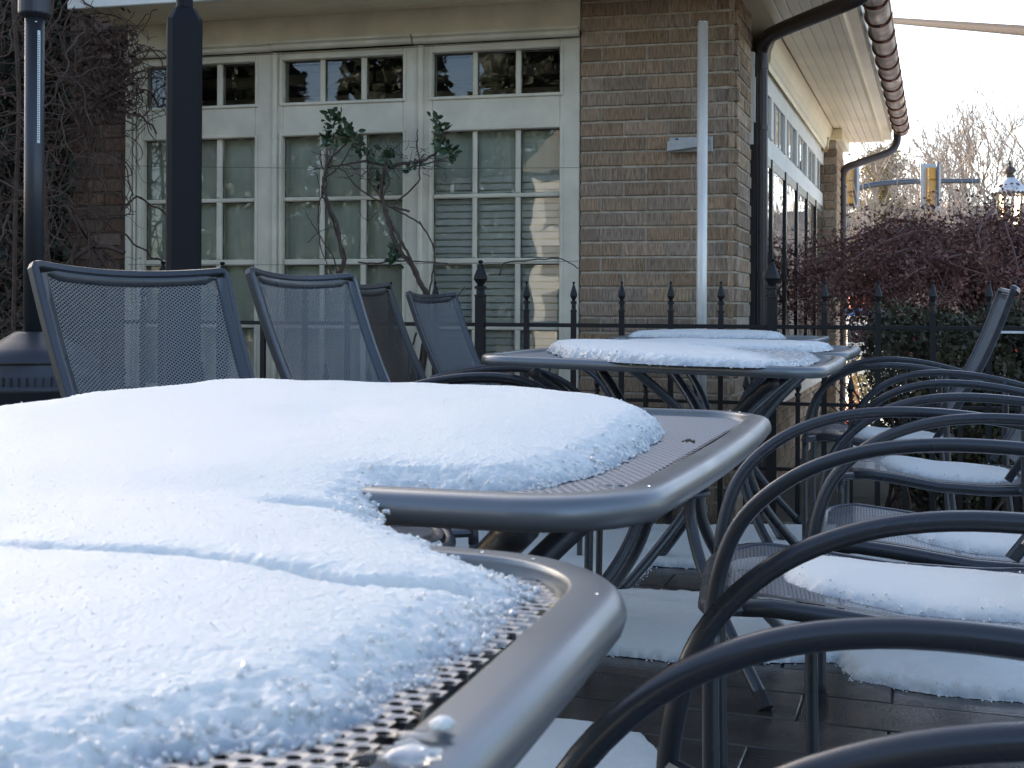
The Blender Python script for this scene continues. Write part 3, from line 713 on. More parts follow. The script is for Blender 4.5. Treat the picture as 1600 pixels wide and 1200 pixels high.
zt = P(53, 518, HYd)[2]; zr = .60; g0 = gz(y)
MB().add(*lathe([(.21, 0), (.21, .03), (.185, .04), (.185, zr-.02), (.19, zr-.015), (.19, zr), (.183, zr+.005), (.180, zr+.06), (.172, zr+.085), (.14, zr+.11), (.095, zt-g0-.028), (.06, zt-g0-.006), (.05, zt-g0)], (x, y, g0), 48)).build('tank_housing', M['heater'], rt, smooth=True)
MB().add(*tube([(x, y, zt-.01), (x, y, P(53, 22, HYd)[2])], .028, 20)).build('pole', M['heater'], rt, smooth=True)
zc_ = P(53, 22, HYd)[2]
MB().add(*lathe([(.032, -.012), (.045, -.004), (.047, 0), (.047, .05), (.05, .055), (.05, .12), (.14, .16), (.16, .4)], (x, y, zc_), 24)).build('burner_collar', M['heater'], rt, smooth=False)
for k in range(26):
    a = math.pi+.05+k*math.pi/26; cx, cy = x+.1853*math.cos(a), y+.1853*math.sin(a); t_ = np.array([-math.sin(a), math.cos(a), 0]); n2 = np.array([math.cos(a), math.sin(a), 0])
    zz = P(53, 591, HYd)[2]; MB().add(*frame_box(np.array([cx, cy, zz-.012])-t_*.0025-n2*.003, t_*.005, ZU*.024, n2*.0045)).build('slot', M['black'], rt)
MB().add(*tube([(x, y-0, P(53, 563, HYd)[2]), (x, y, P(53, 565, HYd)[2])], .1865, 48)).build('seam', M['black'], rt)
V = []; F = []; za, zb2 = P(53, 225, HYd)[2], P(53, 50, HYd)[2]
for z in (za, zb2):
    for k in range(4):
        a = -.92+k*.10; V.append((x+.0292*math.cos(a), y+.0292*math.sin(a), z))
F = [(k, k+1, k+5, k+4) for k in range(3)]; mk('sticker', V, F, M['sticker'], rt)
st = MB()
for k in range(46):
    z = za+.01+(zb2-za-.02)*k/46
    a = -.88+.02*random.random(); st.add([(x+.0295*math.cos(a), y+.0295*math.sin(a), z), (x+.0295*math.cos(a+.16), y+.0295*math.sin(a+.16), z), (x+.0295*math.cos(a+.16), y+.0295*math.sin(a+.16), z+.0025), (x+.0295*math.cos(a), y+.0295*math.sin(a), z+.0025)], [(0, 1, 2, 3)])
st.build('sticker_print', M['signblack'], rt)
for dz in (.015,): MB().add(*lathe([(.004, 0), (.003, .003)], (x+.014, y-.026, zc_-.03), 8)).build('bolt', M['sticker'], rt)

# ------------------------------------------------ tables
TS = .39
def rr_outline(inset, half=TS, r=.085, bow=.012, n=9):
    a = half-inset-bow; rad = max(r-inset, .012); pts = []
    for k, (sx, sy) in enumerate(((1, 1), (-1, 1), (-1, -1), (1, -1))):
        cx, cy = sx*(a-rad), sy*(a-rad); a0 = k*math.pi/2
        for i in range(n):
            t = a0+math.pi/2*i/(n-1); pts.append((cx+rad*math.cos(t), cy+rad*math.sin(t)))
        nx = [( -1, 0), (0, -1), (1, 0), (0, 1)][k]; L = 2*(a-rad)
        px_, py_ = pts[-1]
        for i in range(1, 8): pts.append((px_+nx[0]*L*i/8, py_+nx[1]*L*i/8))
    out = []
    for x, y in pts:
        fx = bow*(1-min(1, abs(y)/a)**2)*(abs(x)/a)**6; fy = bow*(1-min(1, abs(x)/a)**2)*(abs(y)/a)**6
        out.append((x+math.copysign(fx, x), y+math.copysign(fy, y)))
    return out
def make_table():
    rt = empty('bistro_table')
    sec = [(.0265, -.016), (.0265, -.003), (.0261, -.0008), (.0253, 0), (.0240, 0), (.0125, 0), (.0112, -.0003)]
    for k in range(1, 9):
        a = math.pi/2-k*math.pi/9; sec.append((.0125-.0125*math.sin(math.pi/2-(a-0))*0-.0125*(1-abs(math.cos(a)))*0+(.0108-.0125)-.0108*math.cos(a), -.0122+.0118*math.sin(a)))
    sec += [(.018, -.0242), (.0285, -.0242), (.029, -.022), (.029, -.016)]
    rings = [rr_outline(i) for i, z in sec]; n = len(rings[0]); V = []; F = []
    for (i, z), rg in zip(sec, rings): V += [(x, y, .72+z) for x, y in rg]
    m = len(sec)
    for j in range(m):
        for k in range(n):
            F.append((j*n+k, ((j+1) % m)*n+k, ((j+1) % m)*n+(k+1) % n, j*n+(k+1) % n))
    mk('rim', V, F, M['metal'], rt, smooth=True, local=True)
    # perforated sheet
    pu, pv_ = .0082, .0070; hl = TS-.034
    nu, nv = int(2*hl/pu), int(2*hl/pv_)
    I, J = np.meshgrid(np.arange(nu), np.arange(nv)); I, J = I.ravel(), J.ravel()
    cx = -hl+(I+.25+.5*(J % 2))*pu; cy = -hl+(J+.5)*pv_
    inner = np.array(rr_outline(.0300)); keep = sdpoly(cx, cy, inner) > 0
    cx, cy = cx[keep], cy[keep]; K = len(cx)
    A = np.arange(8)*math.pi/4
    outer = np.array([(1, 0), (1, 1), (0, 1), (-1, 1), (-1, 0), (-1, -1), (0, -1), (1, -1)], float)*np.array([pu/2, pv_/2])
    hole = np.stack([np.cos(A)*pu*.34, np.sin(A)*pv_*.33], -1)
    o3 = np.concatenate([outer, np.full((8, 1), .713)], 1); h3 = np.concatenate([hole, np.full((8, 1), .7125)], 1); g3 = np.concatenate([hole*.97, np.full((8, 1), .7125)], 1)
    base = np.concatenate([o3, h3, g3]); V = (base[None]+np.stack([cx, cy, np.zeros(K)], -1)[:, None]).reshape(-1, 3)
    f = np.array([(k, (k+1) % 8, 8+(k+1) % 8, 8+k) for k in range(8)]+[(8+k, 8+(k+1) % 8, 16+(k+1) % 8, 16+k) for k in range(8)])
    F = (f[None]+(np.arange(K)*24)[:, None, None]).reshape(-1, 4)
    mk('perforated_top', V, F, M['mesh'], rt, local=True)
    # hourglass legs
    for sx in (-1, 1):
        for sy in (-1, 1):
            pts = [(sx*.27, sy*.27, .684), (sx*.20, sy*.20, .62), (sx*.12, sy*.12, .53), (sx*.065, sy*.065, .43), (sx*.06, sy*.06, .35), (sx*.10, sy*.10, .24), (sx*.18, sy*.18, .12), (sx*.265, sy*.265, .012)]
            o = MB().add(*tube(catmull(pts, 5), .0145, 10)).build('leg', M['chair'], rt, smooth=True, local=True)
            MB().add(*tube([(sx*.255, sy*.255, .028), (sx*.27, sy*.27, 0)], .018, 10)).build('foot_cap', M['rubber'], o, local=True)
    MB().add(*tube([(0.09*math.cos(a), .09*math.sin(a), .40) for a in np.linspace(0, 2*math.pi, 25)[:-1]], .007, 6, closed=True)).build('tie_ring', M['chair'], rt, smooth=True, local=True)
    for s in (-1, 1):
        MB().add(*bev_box((-.30, s*.20-.012, .690), (.60, 0, 0), (0, .024, 0), (0, 0, .020), .002)).build('cross_bar', M['chair'], rt, local=True)
    return rt
ROT = math.atan2(rdir[1], rdir[0])
table = make_table()
# far-right sharp corner, z offset, tilt about the depth axis, scale
tabs = [((.089, .632), .0, 0, 1.0, 1, 'nearest grey metal table, half covered by thick snow at bottom left'),
        ((.338, 1.49), .0, 0, 1.0, 1, 'second nearest grey metal table with a big snow slab and bare right edge'),
        ((.855, 3.11), .008, .020, .98, .98, 'third grey metal table whose snow has shrunk to a wet oval'),
        ((1.13, 3.90), .0, .004, .98, .98, 'fourth grey metal table, partly behind the oval of snow on the third'),
        ((1.25, 4.72), .008, 0, .96, .90, 'farthest grey metal table, just in front of the iron fence')]
tabinfo = []
for k, (fr, dz, tilt, sc, sy_, lab) in enumerate(tabs):
    o = table if k == 0 else copy_tree(table)
    c = np.array([fr[0], fr[1], 0])-rdir*TS*sc-wdir*TS*sy_
    o.location = (c[0], c[1], gz(c[1])+dz); o.rotation_euler = (0, tilt, ROT); o.scale = (sc, sy_, 1)
    tag(o, lab, 'table', 'metal bistro tables in a row'); tabinfo.append((c, gz(c[1])+dz, tilt))

# ------------------------------------------------ chairs
def prof_seat(x):   # x forward, seat height
    xs = [-.22, -.12, 0, .10, .17, .215, .235]; zs = [.418, .412, .416, .432, .440, .434, .422]
    return np.interp(x, xs, zs)
def diamond(w, h, p, q, fill=.60):
    nu, nv = int(w/p), int(h/q); L = []
    for off in (0, .5):
        I, J = np.meshgrid(np.arange(nu+1), np.arange(nv+1)); L.append(np.stack([(I.ravel()+off)*p-w/2, (J.ravel()+off)*q-h/2], -1))
    c = np.concatenate(L); c = c[(abs(c[:, 0]) < w/2) & (abs(c[:, 1]) < h/2)]; K = len(c)
    oc = np.array([(p/2, 0), (0, q/2), (-p/2, 0), (0, -q/2)]); base = np.concatenate([oc, oc*fill])
    V = (base[None]+c[:, None]).reshape(-1, 2)
    f = np.array([(k, (k+1) % 4, 4+(k+1) % 4, 4+k) for k in range(4)]); F = (f[None]+(np.arange(K)*8)[:, None, None]).reshape(-1, 4)
    return V, F
BW, BHt = .218, .52         # half width, length of back
def add_walls(F, nV):
    K = nV//8; base = F[:4].copy(); w = np.array([(4+k, 4+(k+1) % 4, 8+(k+1) % 4, 8+k) for k in range(4)])
    f = np.concatenate([base, w]); return (f[None]+(np.arange(K)*12)[:, None, None]).reshape(-1, 4)
bb = np.array([-.200, 0, .44]); bt_ = np.array([-.410, 0, .888])
bdir = (bt_-bb)/np.linalg.norm(bt_-bb); bn = np.array([bdir[2], 0, -bdir[0]]); BLn = np.linalg.norm(bt_-bb)
def backpt(v, y, off=0):    # v 0..1 up the back
    curve = .030*((y/BW)**2)        # wraps forward at the sides
    ww = 1.0+.07*(v-.5)
    lean = .018*math.sin(v*math.pi)
    return bb+bdir*BLn*v+np.array([0, y*ww, 0])+bn*(curve+off-lean)
def make_chair(frame_mat, mesh_mat):
    rt = empty('mesh_armchair')
    AW = .245; r = .0094
    for s in (-1, 1):
        pts = [(.225, s*AW, .012), (.228, s*AW, .20), (.229, s*AW, .36), (.224, s*AW, .46), (.200, s*(AW+.004), .545), (.15, s*(AW+.01), .606), (.085, s*(AW+.014), .643), (.01, s*(AW+.015), .659), (-.08, s*(AW+.012), .658), (-.17, s*(AW+.006), .645), (-.25, s*(AW-.004), .625), (-.293, s*(AW-.012), .612)]
        pp = catmull(pts, 5); k = next(i for i, q in enumerate(pp) if q[2] > .40)
        lg = MB().add(*tube(pp[:k+1], r, 12)).build('leg', frame_mat, rt, smooth=True, local=True)
        MB().add(*tube([(.225, s*AW, .03), (.225, s*AW, 0)], .0125, 10)).build('foot_cap', M['rubber'], lg, local=True)
        MB().add(*tube(pp[k:], r, 12)).build('armrest', frame_mat, rt, smooth=True, local=True)
        pts = [(-.192, s*(AW+.002), .642), (-.193, s*(AW+.001), .42), (-.215, s*AW, .20), (-.235, s*AW, .012)]
        lg = MB().add(*tube(catmull(pts, 4), r, 10)).build('leg', frame_mat, rt, smooth=True, local=True)
        MB().add(*tube([(-.232, s*AW, .03), (-.235, s*AW, 0)], .0125, 10)).build('foot_cap', M['rubber'], lg, local=True)
        MB().add(*tube([(.227, s*AW, .425), (.20, s*.215, .425)], .008, 8)).build('bracket', frame_mat, rt, local=True)
    # seat frame loop
    hw = .208; loop = []
    def arc(cx, cy, r_, a0, a1, n=6): return [(cx+r_*math.cos(t), cy+r_*math.sin(t)) for t in np.linspace(a0, a1, n)]
    o2 = arc(.235-.07, hw-.07, .07, 0, math.pi/2)+[(x, hw) for x in np.linspace(.12, -.15, 12)]+arc(-.22+.05, hw-.05, .05, math.pi/2, math.pi, 5)
    o2 = o2+[(x, -y) for x, y in reversed(o2)]
    loop = [(x, y, float(prof_seat(x))-.012) for x, y in o2]
    MB().add(*tube(loop, .0125, 10, closed=True)).build('seat_frame', frame_mat, rt, smooth=True, local=True)
    # flat band inside
    n = len(o2); V = []; F = []
    for k_, (sc, dz) in enumerate(((.97, 0.001), (.90, .0015), (.895, -.003))):
        for x, y in o2:
            x2 = (x-.0075)*sc+.0075; V.append((x2, y*sc, float(prof_seat(x2))+dz))
    for j in range(2):
        for i in range(n): F.append((j*n+i, j*n+(i+1) % n, (j+1)*n+(i+1) % n, (j+1)*n+i))
    mk('seat_band', V, F, frame_mat, rt, smooth=True, local=True)
    V2, F2 = diamond(.44, .40, .0095, .0062); outl = np.array([((x-.0075)*.93+.0075, y*.93) for x, y in o2])
    cs = V2.reshape(-1, 8, 2)[:, :4].mean(1)+np.array([.0075, 0]); keep = sdpoly(cs[:, 0], cs[:, 1], outl) > 0
    V2 = V2+np.array([.0075, 0]); Fk = F2.reshape(-1, 4, 4)[keep].reshape(-1, 4)
    V3 = np.stack([V2[:, 0], V2[:, 1], prof_seat(V2[:, 0])-.001], -1)
    mk('seat_mesh', V3, Fk, mesh_mat, rt, local=True)
    # back frame: swept rounded band
    path = [(v, -BW) for v in np.linspace(-.06, .985, 12)]+[(.995, -BW+.004)]+[(1.0, y) for y in np.linspace(-BW+.012, BW-.012, 17)]+[(.995, BW-.004)]+[(v, BW) for v in np.linspace(.985, -.06, 12)]
    V = []; F = []; np_ = len(path)
    sec = [(-.0075, -.006), (-.0075, .006), (-.005, .009), (.005, .009), (.0075, .006), (.0075, -.006), (.005, -.009), (-.005, -.009)]
    for i, (v, y) in enumerate(path):
        c_ = backpt(v, y)
        p0, p1 = backpt(*path[max(0, i-1)]), backpt(*path[min(np_-1, i+1)]); t = p1-p0; t /= np.linalg.norm(t)
        u = np.cross(bn, t); u /= np.linalg.norm(u); nn = np.cross(t, u)
        for a, b in sec: V.append(c_+u*a+nn*b)
    for i in range(np_-1):
        for k in range(8): F.append((i*8+k, i*8+(k+1) % 8, (i+1)*8+(k+1) % 8, (i+1)*8+k))
    F += [tuple(range(8)), tuple((np_-1)*8+k for k in range(7, -1, -1))]
    mk('back_frame', V, F, frame_mat, rt, smooth=False, local=True)
    V = []; F = []; path2 = [(v, -BW+.016) for v in np.linspace(0, .963, 10)]+[(.966, y) for y in np.linspace(-BW+.020, BW-.020, 15)]+[(v, BW-.016) for v in np.linspace(.963, 0, 10)]
    for i, (v, y) in enumerate(path2):
        c_ = backpt(v, y, .006); cen = backpt(v-.02 if abs(y) < BW-.022 else v, y*.93 if abs(y) > BW-.022 else y, .006)
        d = cen-c_; d /= np.linalg.norm(d)+1e-9
        V += [c_-d*.008+bn*.002, c_+d*.008+bn*.002, c_+d*.009-bn*.004]
    for i in range(len(path2)-1):
        for k in range(2): F.append((3*i+k, 3*i+k+1, 3*i+4+k, 3*i+3+k))
    mk('back_band', V, F, frame_mat, rt, smooth=True, local=True)
    V2, F2 = diamond(2*BW-.043, BLn*.96, .0104, .0068, .69)
    V3 = []
    v_ = (V2[:, 1]+BLn*.95/2)/BLn+.005; y_ = V2[:, 0]
    curve = .030*((y_/BW)**2); lean = .018*np.sin(v_*math.pi); ww = 1+.07*(v_-.5)
    V3 = bb[None]+bdir[None]*(BLn*v_)[:, None]+np.stack([np.zeros_like(y_), y_*ww, np.zeros_like(y_)], -1)+bn[None]*(curve-lean+.004)[:, None]
    # expanded metal: each strand twisted out of plane
    F2 = add_walls(F2, len(V3)); V3 = V3.reshape(-1, 8, 3); V3 = np.concatenate([V3, V3[:, 4:]-bn*.0016], 1).reshape(-1, 3)
    tw_ = np.tile(np.array([0, 1, 0, -1, 0, .6, 0, -.6, 0, .6, 0, -.6]), len(V3)//12)*.0009
    V3 = V3+bn[None]*tw_[:, None]
    mk('back_mesh', V3, F2, mesh_mat, rt, local=True)
    return rt
chair = make_chair(M['chair'], M['mesh'])
chair_shaded = make_chair(M['shaded_chair'], M['shaded_chair'])
def yaw_for(fx, fy): return math.atan2(fy, fx)
GR = 'metal mesh armchairs on the right side of the tables'; GL = 'metal mesh armchairs on the left side of the tables'
# right chairs: near front leg position, skew angle (deg) of the backward direction
rights = [((-.12, .275), 14, .0, 'closest grey armchair, only its curved armrest crossing the lower edge'),
          ((.030, .660), 14, .0, 'grey armchair in the bottom right corner with snow on its mesh seat'),
          ((.270, 1.63), 11, .008, 'grey armchair with the longest snow mound on its mesh seat'),
          ((.52, 2.10), 16, .0, 'grey armchair in the middle of the right row with rounded bare seat corner'),
          ((.81, 2.99), 17, .0, 'grey armchair near the far end of the right row, snow pad on its seat'),
          ((.925, 3.83), 17, .0, 'farthest grey armchair of the right row, its tilted back seen edge-on against the hedge')]
chairs = []; first = True
for k, (pos, ang, dz, lab) in enumerate(rights):
    o = chair if first else copy_tree(chair); first = False
    th = R(ang); back = np.array([math.cos(th), -math.sin(th)]); lat = np.array([math.sin(th), math.cos(th)])
    # chair faces -back; near arm is at -lat
    sx = (1, 1.13, 1.22, 1.16, 1, 1)[k]
    c = np.array(pos)+back*.228*sx+lat*.245
    o.scale = (sx, 1, 1); o.location = (c[0], c[1], gz(c[1])+dz-(.006 if k == 1 else 0)); o.rotation_euler = (-.03 if k == 1 else 0, 0, math.atan2(-back[1], -back[0]))
    tag(o, lab, 'chair', GR); chairs.append(o)
# left chairs: positions of the back's top left and right corners
lefts = [((-.83, 2.12), (-.592, 2.49), chair, .012, 'grey armchair at far left with its wide mesh back rising over the snow'),
         ((-.562, 2.58), (-.392, 3.02), chair, .015, 'grey armchair left of centre, second mesh back from the left'),
         ((-.41, 3.06), (-.355, 3.50), chair_shaded, .0, 'armchair coloured darker for shade, its mesh back showing between two grey ones'),
         ((-.352, 4.12), (-.213, 4.56), chair, -.02, 'small distant grey armchair with a narrow mesh back by the fence')]
for k, (A, B, src, dz, lab) in enumerate(lefts):
    o = src if src is chair_shaded else copy_tree(chair)
    A, B = np.array(A), np.array(B); d = (B-A)/np.linalg.norm(B-A); fwd = np.array([d[1], -d[0]])
    c = (A+B)/2+fwd*.38
    o.location = (c[0], c[1], gz(c[1])+dz); o.rotation_euler = (0, 0, math.atan2(fwd[1], fwd[0])); o.scale = (1, 1, 1.0)
    tag(o, lab, 'chair', GL)

def crystals(name, pts, sizes, material, parent):
    K = len(pts); o6 = np.array([(1, 0, 0), (-1, 0, 0), (0, 1, 0), (0, -1, 0), (0, 0, 1), (0, 0, -1)], float)
    q = rng.normal(size=(K, 3, 3)); q, _ = np.linalg.qr(q); sc_ = rng.uniform(.55, 1.25, (K, 6, 1))
    V = np.einsum('kij,nj->kni', q, o6)*sc_*np.asarray(sizes)[:, None, None]+np.asarray(pts)[:, None]
    f = np.array([(0, 2, 4), (2, 1, 4), (1, 3, 4), (3, 0, 4), (2, 0, 5), (1, 2, 5), (3, 1, 5), (0, 3, 5)])
    o = mk(name, V.reshape(-1, 3), (f[None]+(np.arange(K)*6)[:, None, None]).reshape(-1, 3), material, parent, local=True); o['kind'] = 'stuff'; return o
M['grain'] = mat('snow_grain', (.82, .83, .81), .6, sss=.3)
M['crystal'] = mat('snow_crystal', (.79, .80, .77), .22, spec=.7, sss=.2)
# ------------------------------------------------ snow on the two front tables
def snowgrid(x0, x1, y0, y1, res):
    return np.meshgrid(np.arange(x0, x1, res), np.arange(y0, y1, res))
zt_ = .713
def tp(px, py, z=None): return tuple(onz(px, py, zt_+.004 if z is None else z)[:2])
e_in = lambda u, v, k=1: tuple((np.array([.325, 1.505, 0])-rdir*u-wdir*v)[:2])
out1 = [tp(844, 916), tp(820, 940), tp(794, 962), tp(766, 994), tp(735, 1012), tp(700, 1031), tp(647, 1066), tp(619, 1081), tp(578, 1116), tp(541, 1131), tp(500, 1150), tp(440, 1166), tp(380, 1160), tp(320, 1172), tp(262, 1180), tp(225, 1200), tp(150, 1230)]
t1c = tabinfo[0][0][:2]
out1 += [(-.30, .27), (-.5, .30), (-.78, .62), (-.74, .95), (-.70, 1.02), e_in(.765, .40), e_in(.76, .10), e_in(.70, .04), e_in(.45, .03), e_in(.25, .06), e_in(.16, .12)]
out1 += [tp(1012, 662, .7215), tp(1037, 674, .7215), tp(1032, 688, .7215), tp(1003, 706, .7215), tp(975, 722, .7215), tp(940, 738, .7215), tp(900, 751, .7215), tp(860, 759, .7215), tp(800, 766, .7215), tp(700, 766, .7215), tp(620, 766, .7215), tp(606, 770, .7215)]
out1 += [tp(592, 792, .7195), tp(600, 815, .7195), tp(640, 832, .7195), tp(690, 850, .7195), tp(740, 872, .7195), tp(800, 897, .7195)]
X, Y = snowgrid(-.80, .25, .22, 1.75, .0022)
# polar-ish refinement: near rows finer
ys = [.24]
while ys[-1] < 1.72: ys.append(ys[-1]+max(.0012, .0017*ys[-1]))
xs = np.arange(-.80, .25, .0014); X, Y = np.meshgrid(xs, np.array(ys))
cull = np.abs(X/Y) < .50
d = sdpoly(X, Y, out1)
d = d-.002+.008*fbm(X*45, Y*45, 3)+.009*fbm(X*170, Y*170, 2)+.005*fbm(X*420, Y*420, 2)
row = (X-.07)*wdir[0]+(Y-.64)*wdir[1]       # signed distance behind table 1's back edge
u2 = np.clip((row-.10)/.50, 0, 1); u2 = u2*u2*(3-2*u2)
T = .010*(1-u2)+.027*u2-.006*np.clip((X+.05)/.3, 0, 1)+.006*fbm(X*6, Y*6, 3)+.0035*fbm(X*18, Y*18, 3)
wv2 = .026*(1-u2)+.013*u2
t = T*(1-np.exp(-np.maximum(d, 0)/wv2))+.006*np.clip(d/.12, 0, 1)
# crack along table 1's back edge, fading to the left
ck = [tp(20, 852, .735), tp(300, 862, .735), tp(480, 880, .735), tp(560, 888, .735), tp(660, 882, .735), tp(720, 880, .735)]
dc = np.full(X.shape, 9.)
for i in range(len(ck)-1):
    ax, ay = ck[i]; bx, by = ck[i+1]; tt = np.clip(((X-ax)*(bx-ax)+(Y-ay)*(by-ay))/((bx-ax)**2+(by-ay)**2), 0, 1)
    dc = np.minimum(dc, np.hypot(X-ax-tt*(bx-ax), Y-ay-tt*(by-ay)))
fade = np.clip((X+.30)/.22, .15, 1)
t = t-.0105*fade*np.exp(-(dc/.0055)**2)-.003*fade*np.exp(-(dc/.02)**2)
def dent(px, py, dep, rx, ry, z=.74):
    global t
    c = tp(px, py, z); t = t-dep*np.exp(-((X-c[0])/rx)**2-((Y-c[1])/ry)**2)
dent(520, 782, .016, .035, .012, .73); dent(790, 700, .005, .05, .016, .755); dent(500, 628, .007, .06, .05, .76); dent(250, 725, .006, .25, .05, .75); dent(680, 690, .004, .06, .02, .755)
# granular, icy edges
edge = np.exp(-np.maximum(d, 0)/.018); edge2 = np.maximum(edge, .8*np.exp(-(dc/.014)**2)*fade)
gran = fbm(X*420, Y*420, 2)*.0045+fbm(X*200, Y*200, 2)*.006+fbm(X*75, Y*75, 2)*.005
t = t+edge2*gran*np.clip(d/.004, 0, 1)+.0007*fbm(X*380, Y*380, 2)
base = .7150+.0062*np.clip((row+.02)/.16, 0, 1); t = t+.005*np.clip(d/.03, 0, 1)
Z = base+np.maximum(t, -.004)
keep = (d > 0) & cull
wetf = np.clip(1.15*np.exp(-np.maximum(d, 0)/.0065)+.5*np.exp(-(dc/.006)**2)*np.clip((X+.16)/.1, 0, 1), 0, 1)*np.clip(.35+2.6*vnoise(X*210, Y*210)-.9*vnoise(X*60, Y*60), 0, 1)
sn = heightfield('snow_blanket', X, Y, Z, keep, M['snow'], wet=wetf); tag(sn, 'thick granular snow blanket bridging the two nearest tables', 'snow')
kk = np.argwhere((d > -.003) & (d < .035) & cull & (Y < 1.6)); pr = np.exp(-np.maximum(d[kk[:, 0], kk[:, 1]], 0)/.011)*np.clip(1.4/Y[kk[:, 0], kk[:, 1]]*.4, .1, 1)
kk = kk[rng.random(len(kk)) < pr*.22]; print('edge crystals', len(kk))
pp = np.stack([X[kk[:, 0], kk[:, 1]], Y[kk[:, 0], kk[:, 1]], Z[kk[:, 0], kk[:, 1]]], -1)+rng.normal(size=(len(kk), 3))*np.array([.0012, .0012, .0006])
crystals('edge_crystals', pp, rng.uniform(.0007, .0021, len(pp))*rng.choice([1, 1, 1, 1.6], len(pp)), M['crystal'], sn)
kk = np.argwhere((d > .02) & cull & (np.abs(X) < .46*Y)); kk = kk[rng.random(len(kk)) < .04*np.clip(.8/Y[kk[:, 0], kk[:, 1]], .2, 1)]; print('top crystals', len(kk))
pp = np.stack([X[kk[:, 0], kk[:, 1]], Y[kk[:, 0], kk[:, 1]], Z[kk[:, 0], kk[:, 1]]], -1)
crystals('surface_crystals', pp, rng.uniform(.0003, .0007, len(pp)), M['grain'], sn)
# ice lumps by the snow edge
lumps = []
def lump(name, px, py, z, r, material, flat=.6, label=None):
    c = onz(px, py, z); n = 12; V = []; F = []
    for i in range(7):
        th = math.pi*i/6
        for k in range(n):
            a = 2*math.pi*k/n; rr_ = r*(1+.35*random.uniform(-1, 1)) if 0 < i < 6 else r
            V.append((c[0]+rr_*math.sin(th)*math.cos(a), c[1]+rr_*math.sin(th)*math.sin(a), z+r*flat+r*flat*math.cos(th)))
    for i in range(6):
        for k in range(n): F.append((i*n+k, (i+1)*n+k, (i+1)*n+(k+1) % n, i*n+(k+1) % n))
    o = mk(name, V, F, material, smooth=True); tag(o, label, 'ice'); return o
M['ice'] = mat('melting_ice', (.8, .83, .86), .08, trans=.6, spec=.6)
lump('ice_lump', 692, 1142, .7235, .0036, M['snow'], .6, 'small white ice lump on the bare rim of the nearest table')
lump('ice_lump', 640, 1188, .7235, .008, M['ice'], .28, 'clear melting ice blob at the lower edge of the nearest table rim')
# meltwater drops on the rim
dr = []
for (px, py, w_, h_) in ((660, 1134, .009, .004), (600, 1165, .010, .003), (960, 752, .012, .003), (590, 1192, .014, .004), (905, 768, .01, .002)):
    c = onz(px, py, .7268); V = [(c[0], c[1], .7268)]; F = []
    n = 18; V = []
    for j, k_ in enumerate((1, .8, .4)):
        for i in range(n): a = 2*math.pi*i/n; q = k_*(1+.2*math.sin(3*a+px)); V.append((c[0]+w_*q*math.cos(a), c[1]+h_*q*math.sin(a), .7232+(0, .0012, .0018)[j]))
    for j in range(2):
        for i in range(n): F.append((j*n+i, j*n+(i+1) % n, (j+1)*n+(i+1) % n, (j+1)*n+i))
    F.append(tuple(2*n+i for i in range(n))); dr.append((V, F))
mb = MB()
for v_, f_ in dr: mb.add(v_, f_)
M['water'] = mat('meltwater', (.9, .95, 1), .02, trans=1.0, spec=.5)
o = mb.build('meltwater', M['water'], smooth=True); tag(o, 'drops of meltwater along the inner rim edge of the nearest tables', 'water', kind='stuff')

twg = MB()
c = onz(1085, 692, .7285)
for q in range(4):
    e = c+np.array([random.uniform(-.012, .012), random.uniform(-.02, .02), .0015]); twg.add(*tube([c, (c+e)/2+np.array([0, 0, .002]), e], .0007, 5))
o = twg.build('dry_twig', M['stem']); tag(o, 'tiny dry twig lying on the right rim of the second table', 'twig')
# beads of meltwater on rims and armrests
bp_, bs_ = [], []
for k in (0, 1):
    c, z0, _ = tabinfo[k]; ol = rr_outline(.016)
    for q in range(16):
        x, y = ol[random.randrange(len(ol))]; x += random.uniform(-.006, .006); y += random.uniform(-.006, .006)
        p = c+rdir*x+wdir*y; bp_.append((p[0], p[1], z0+.7203)); bs_.append(random.uniform(.0005, .0012))
K = len(bp_); o2 = MB()
for p, r in zip(bp_, bs_): o2.add(*lathe([(r*1.3, 0), (r, r*.45), (r*.4, r*.7)], p, 7))
o2 = o2.build('water_beads', M['water'], smooth=True); tag(o2, 'fine beads of meltwater scattered on the rims of the two nearest tables', 'water', kind='stuff')
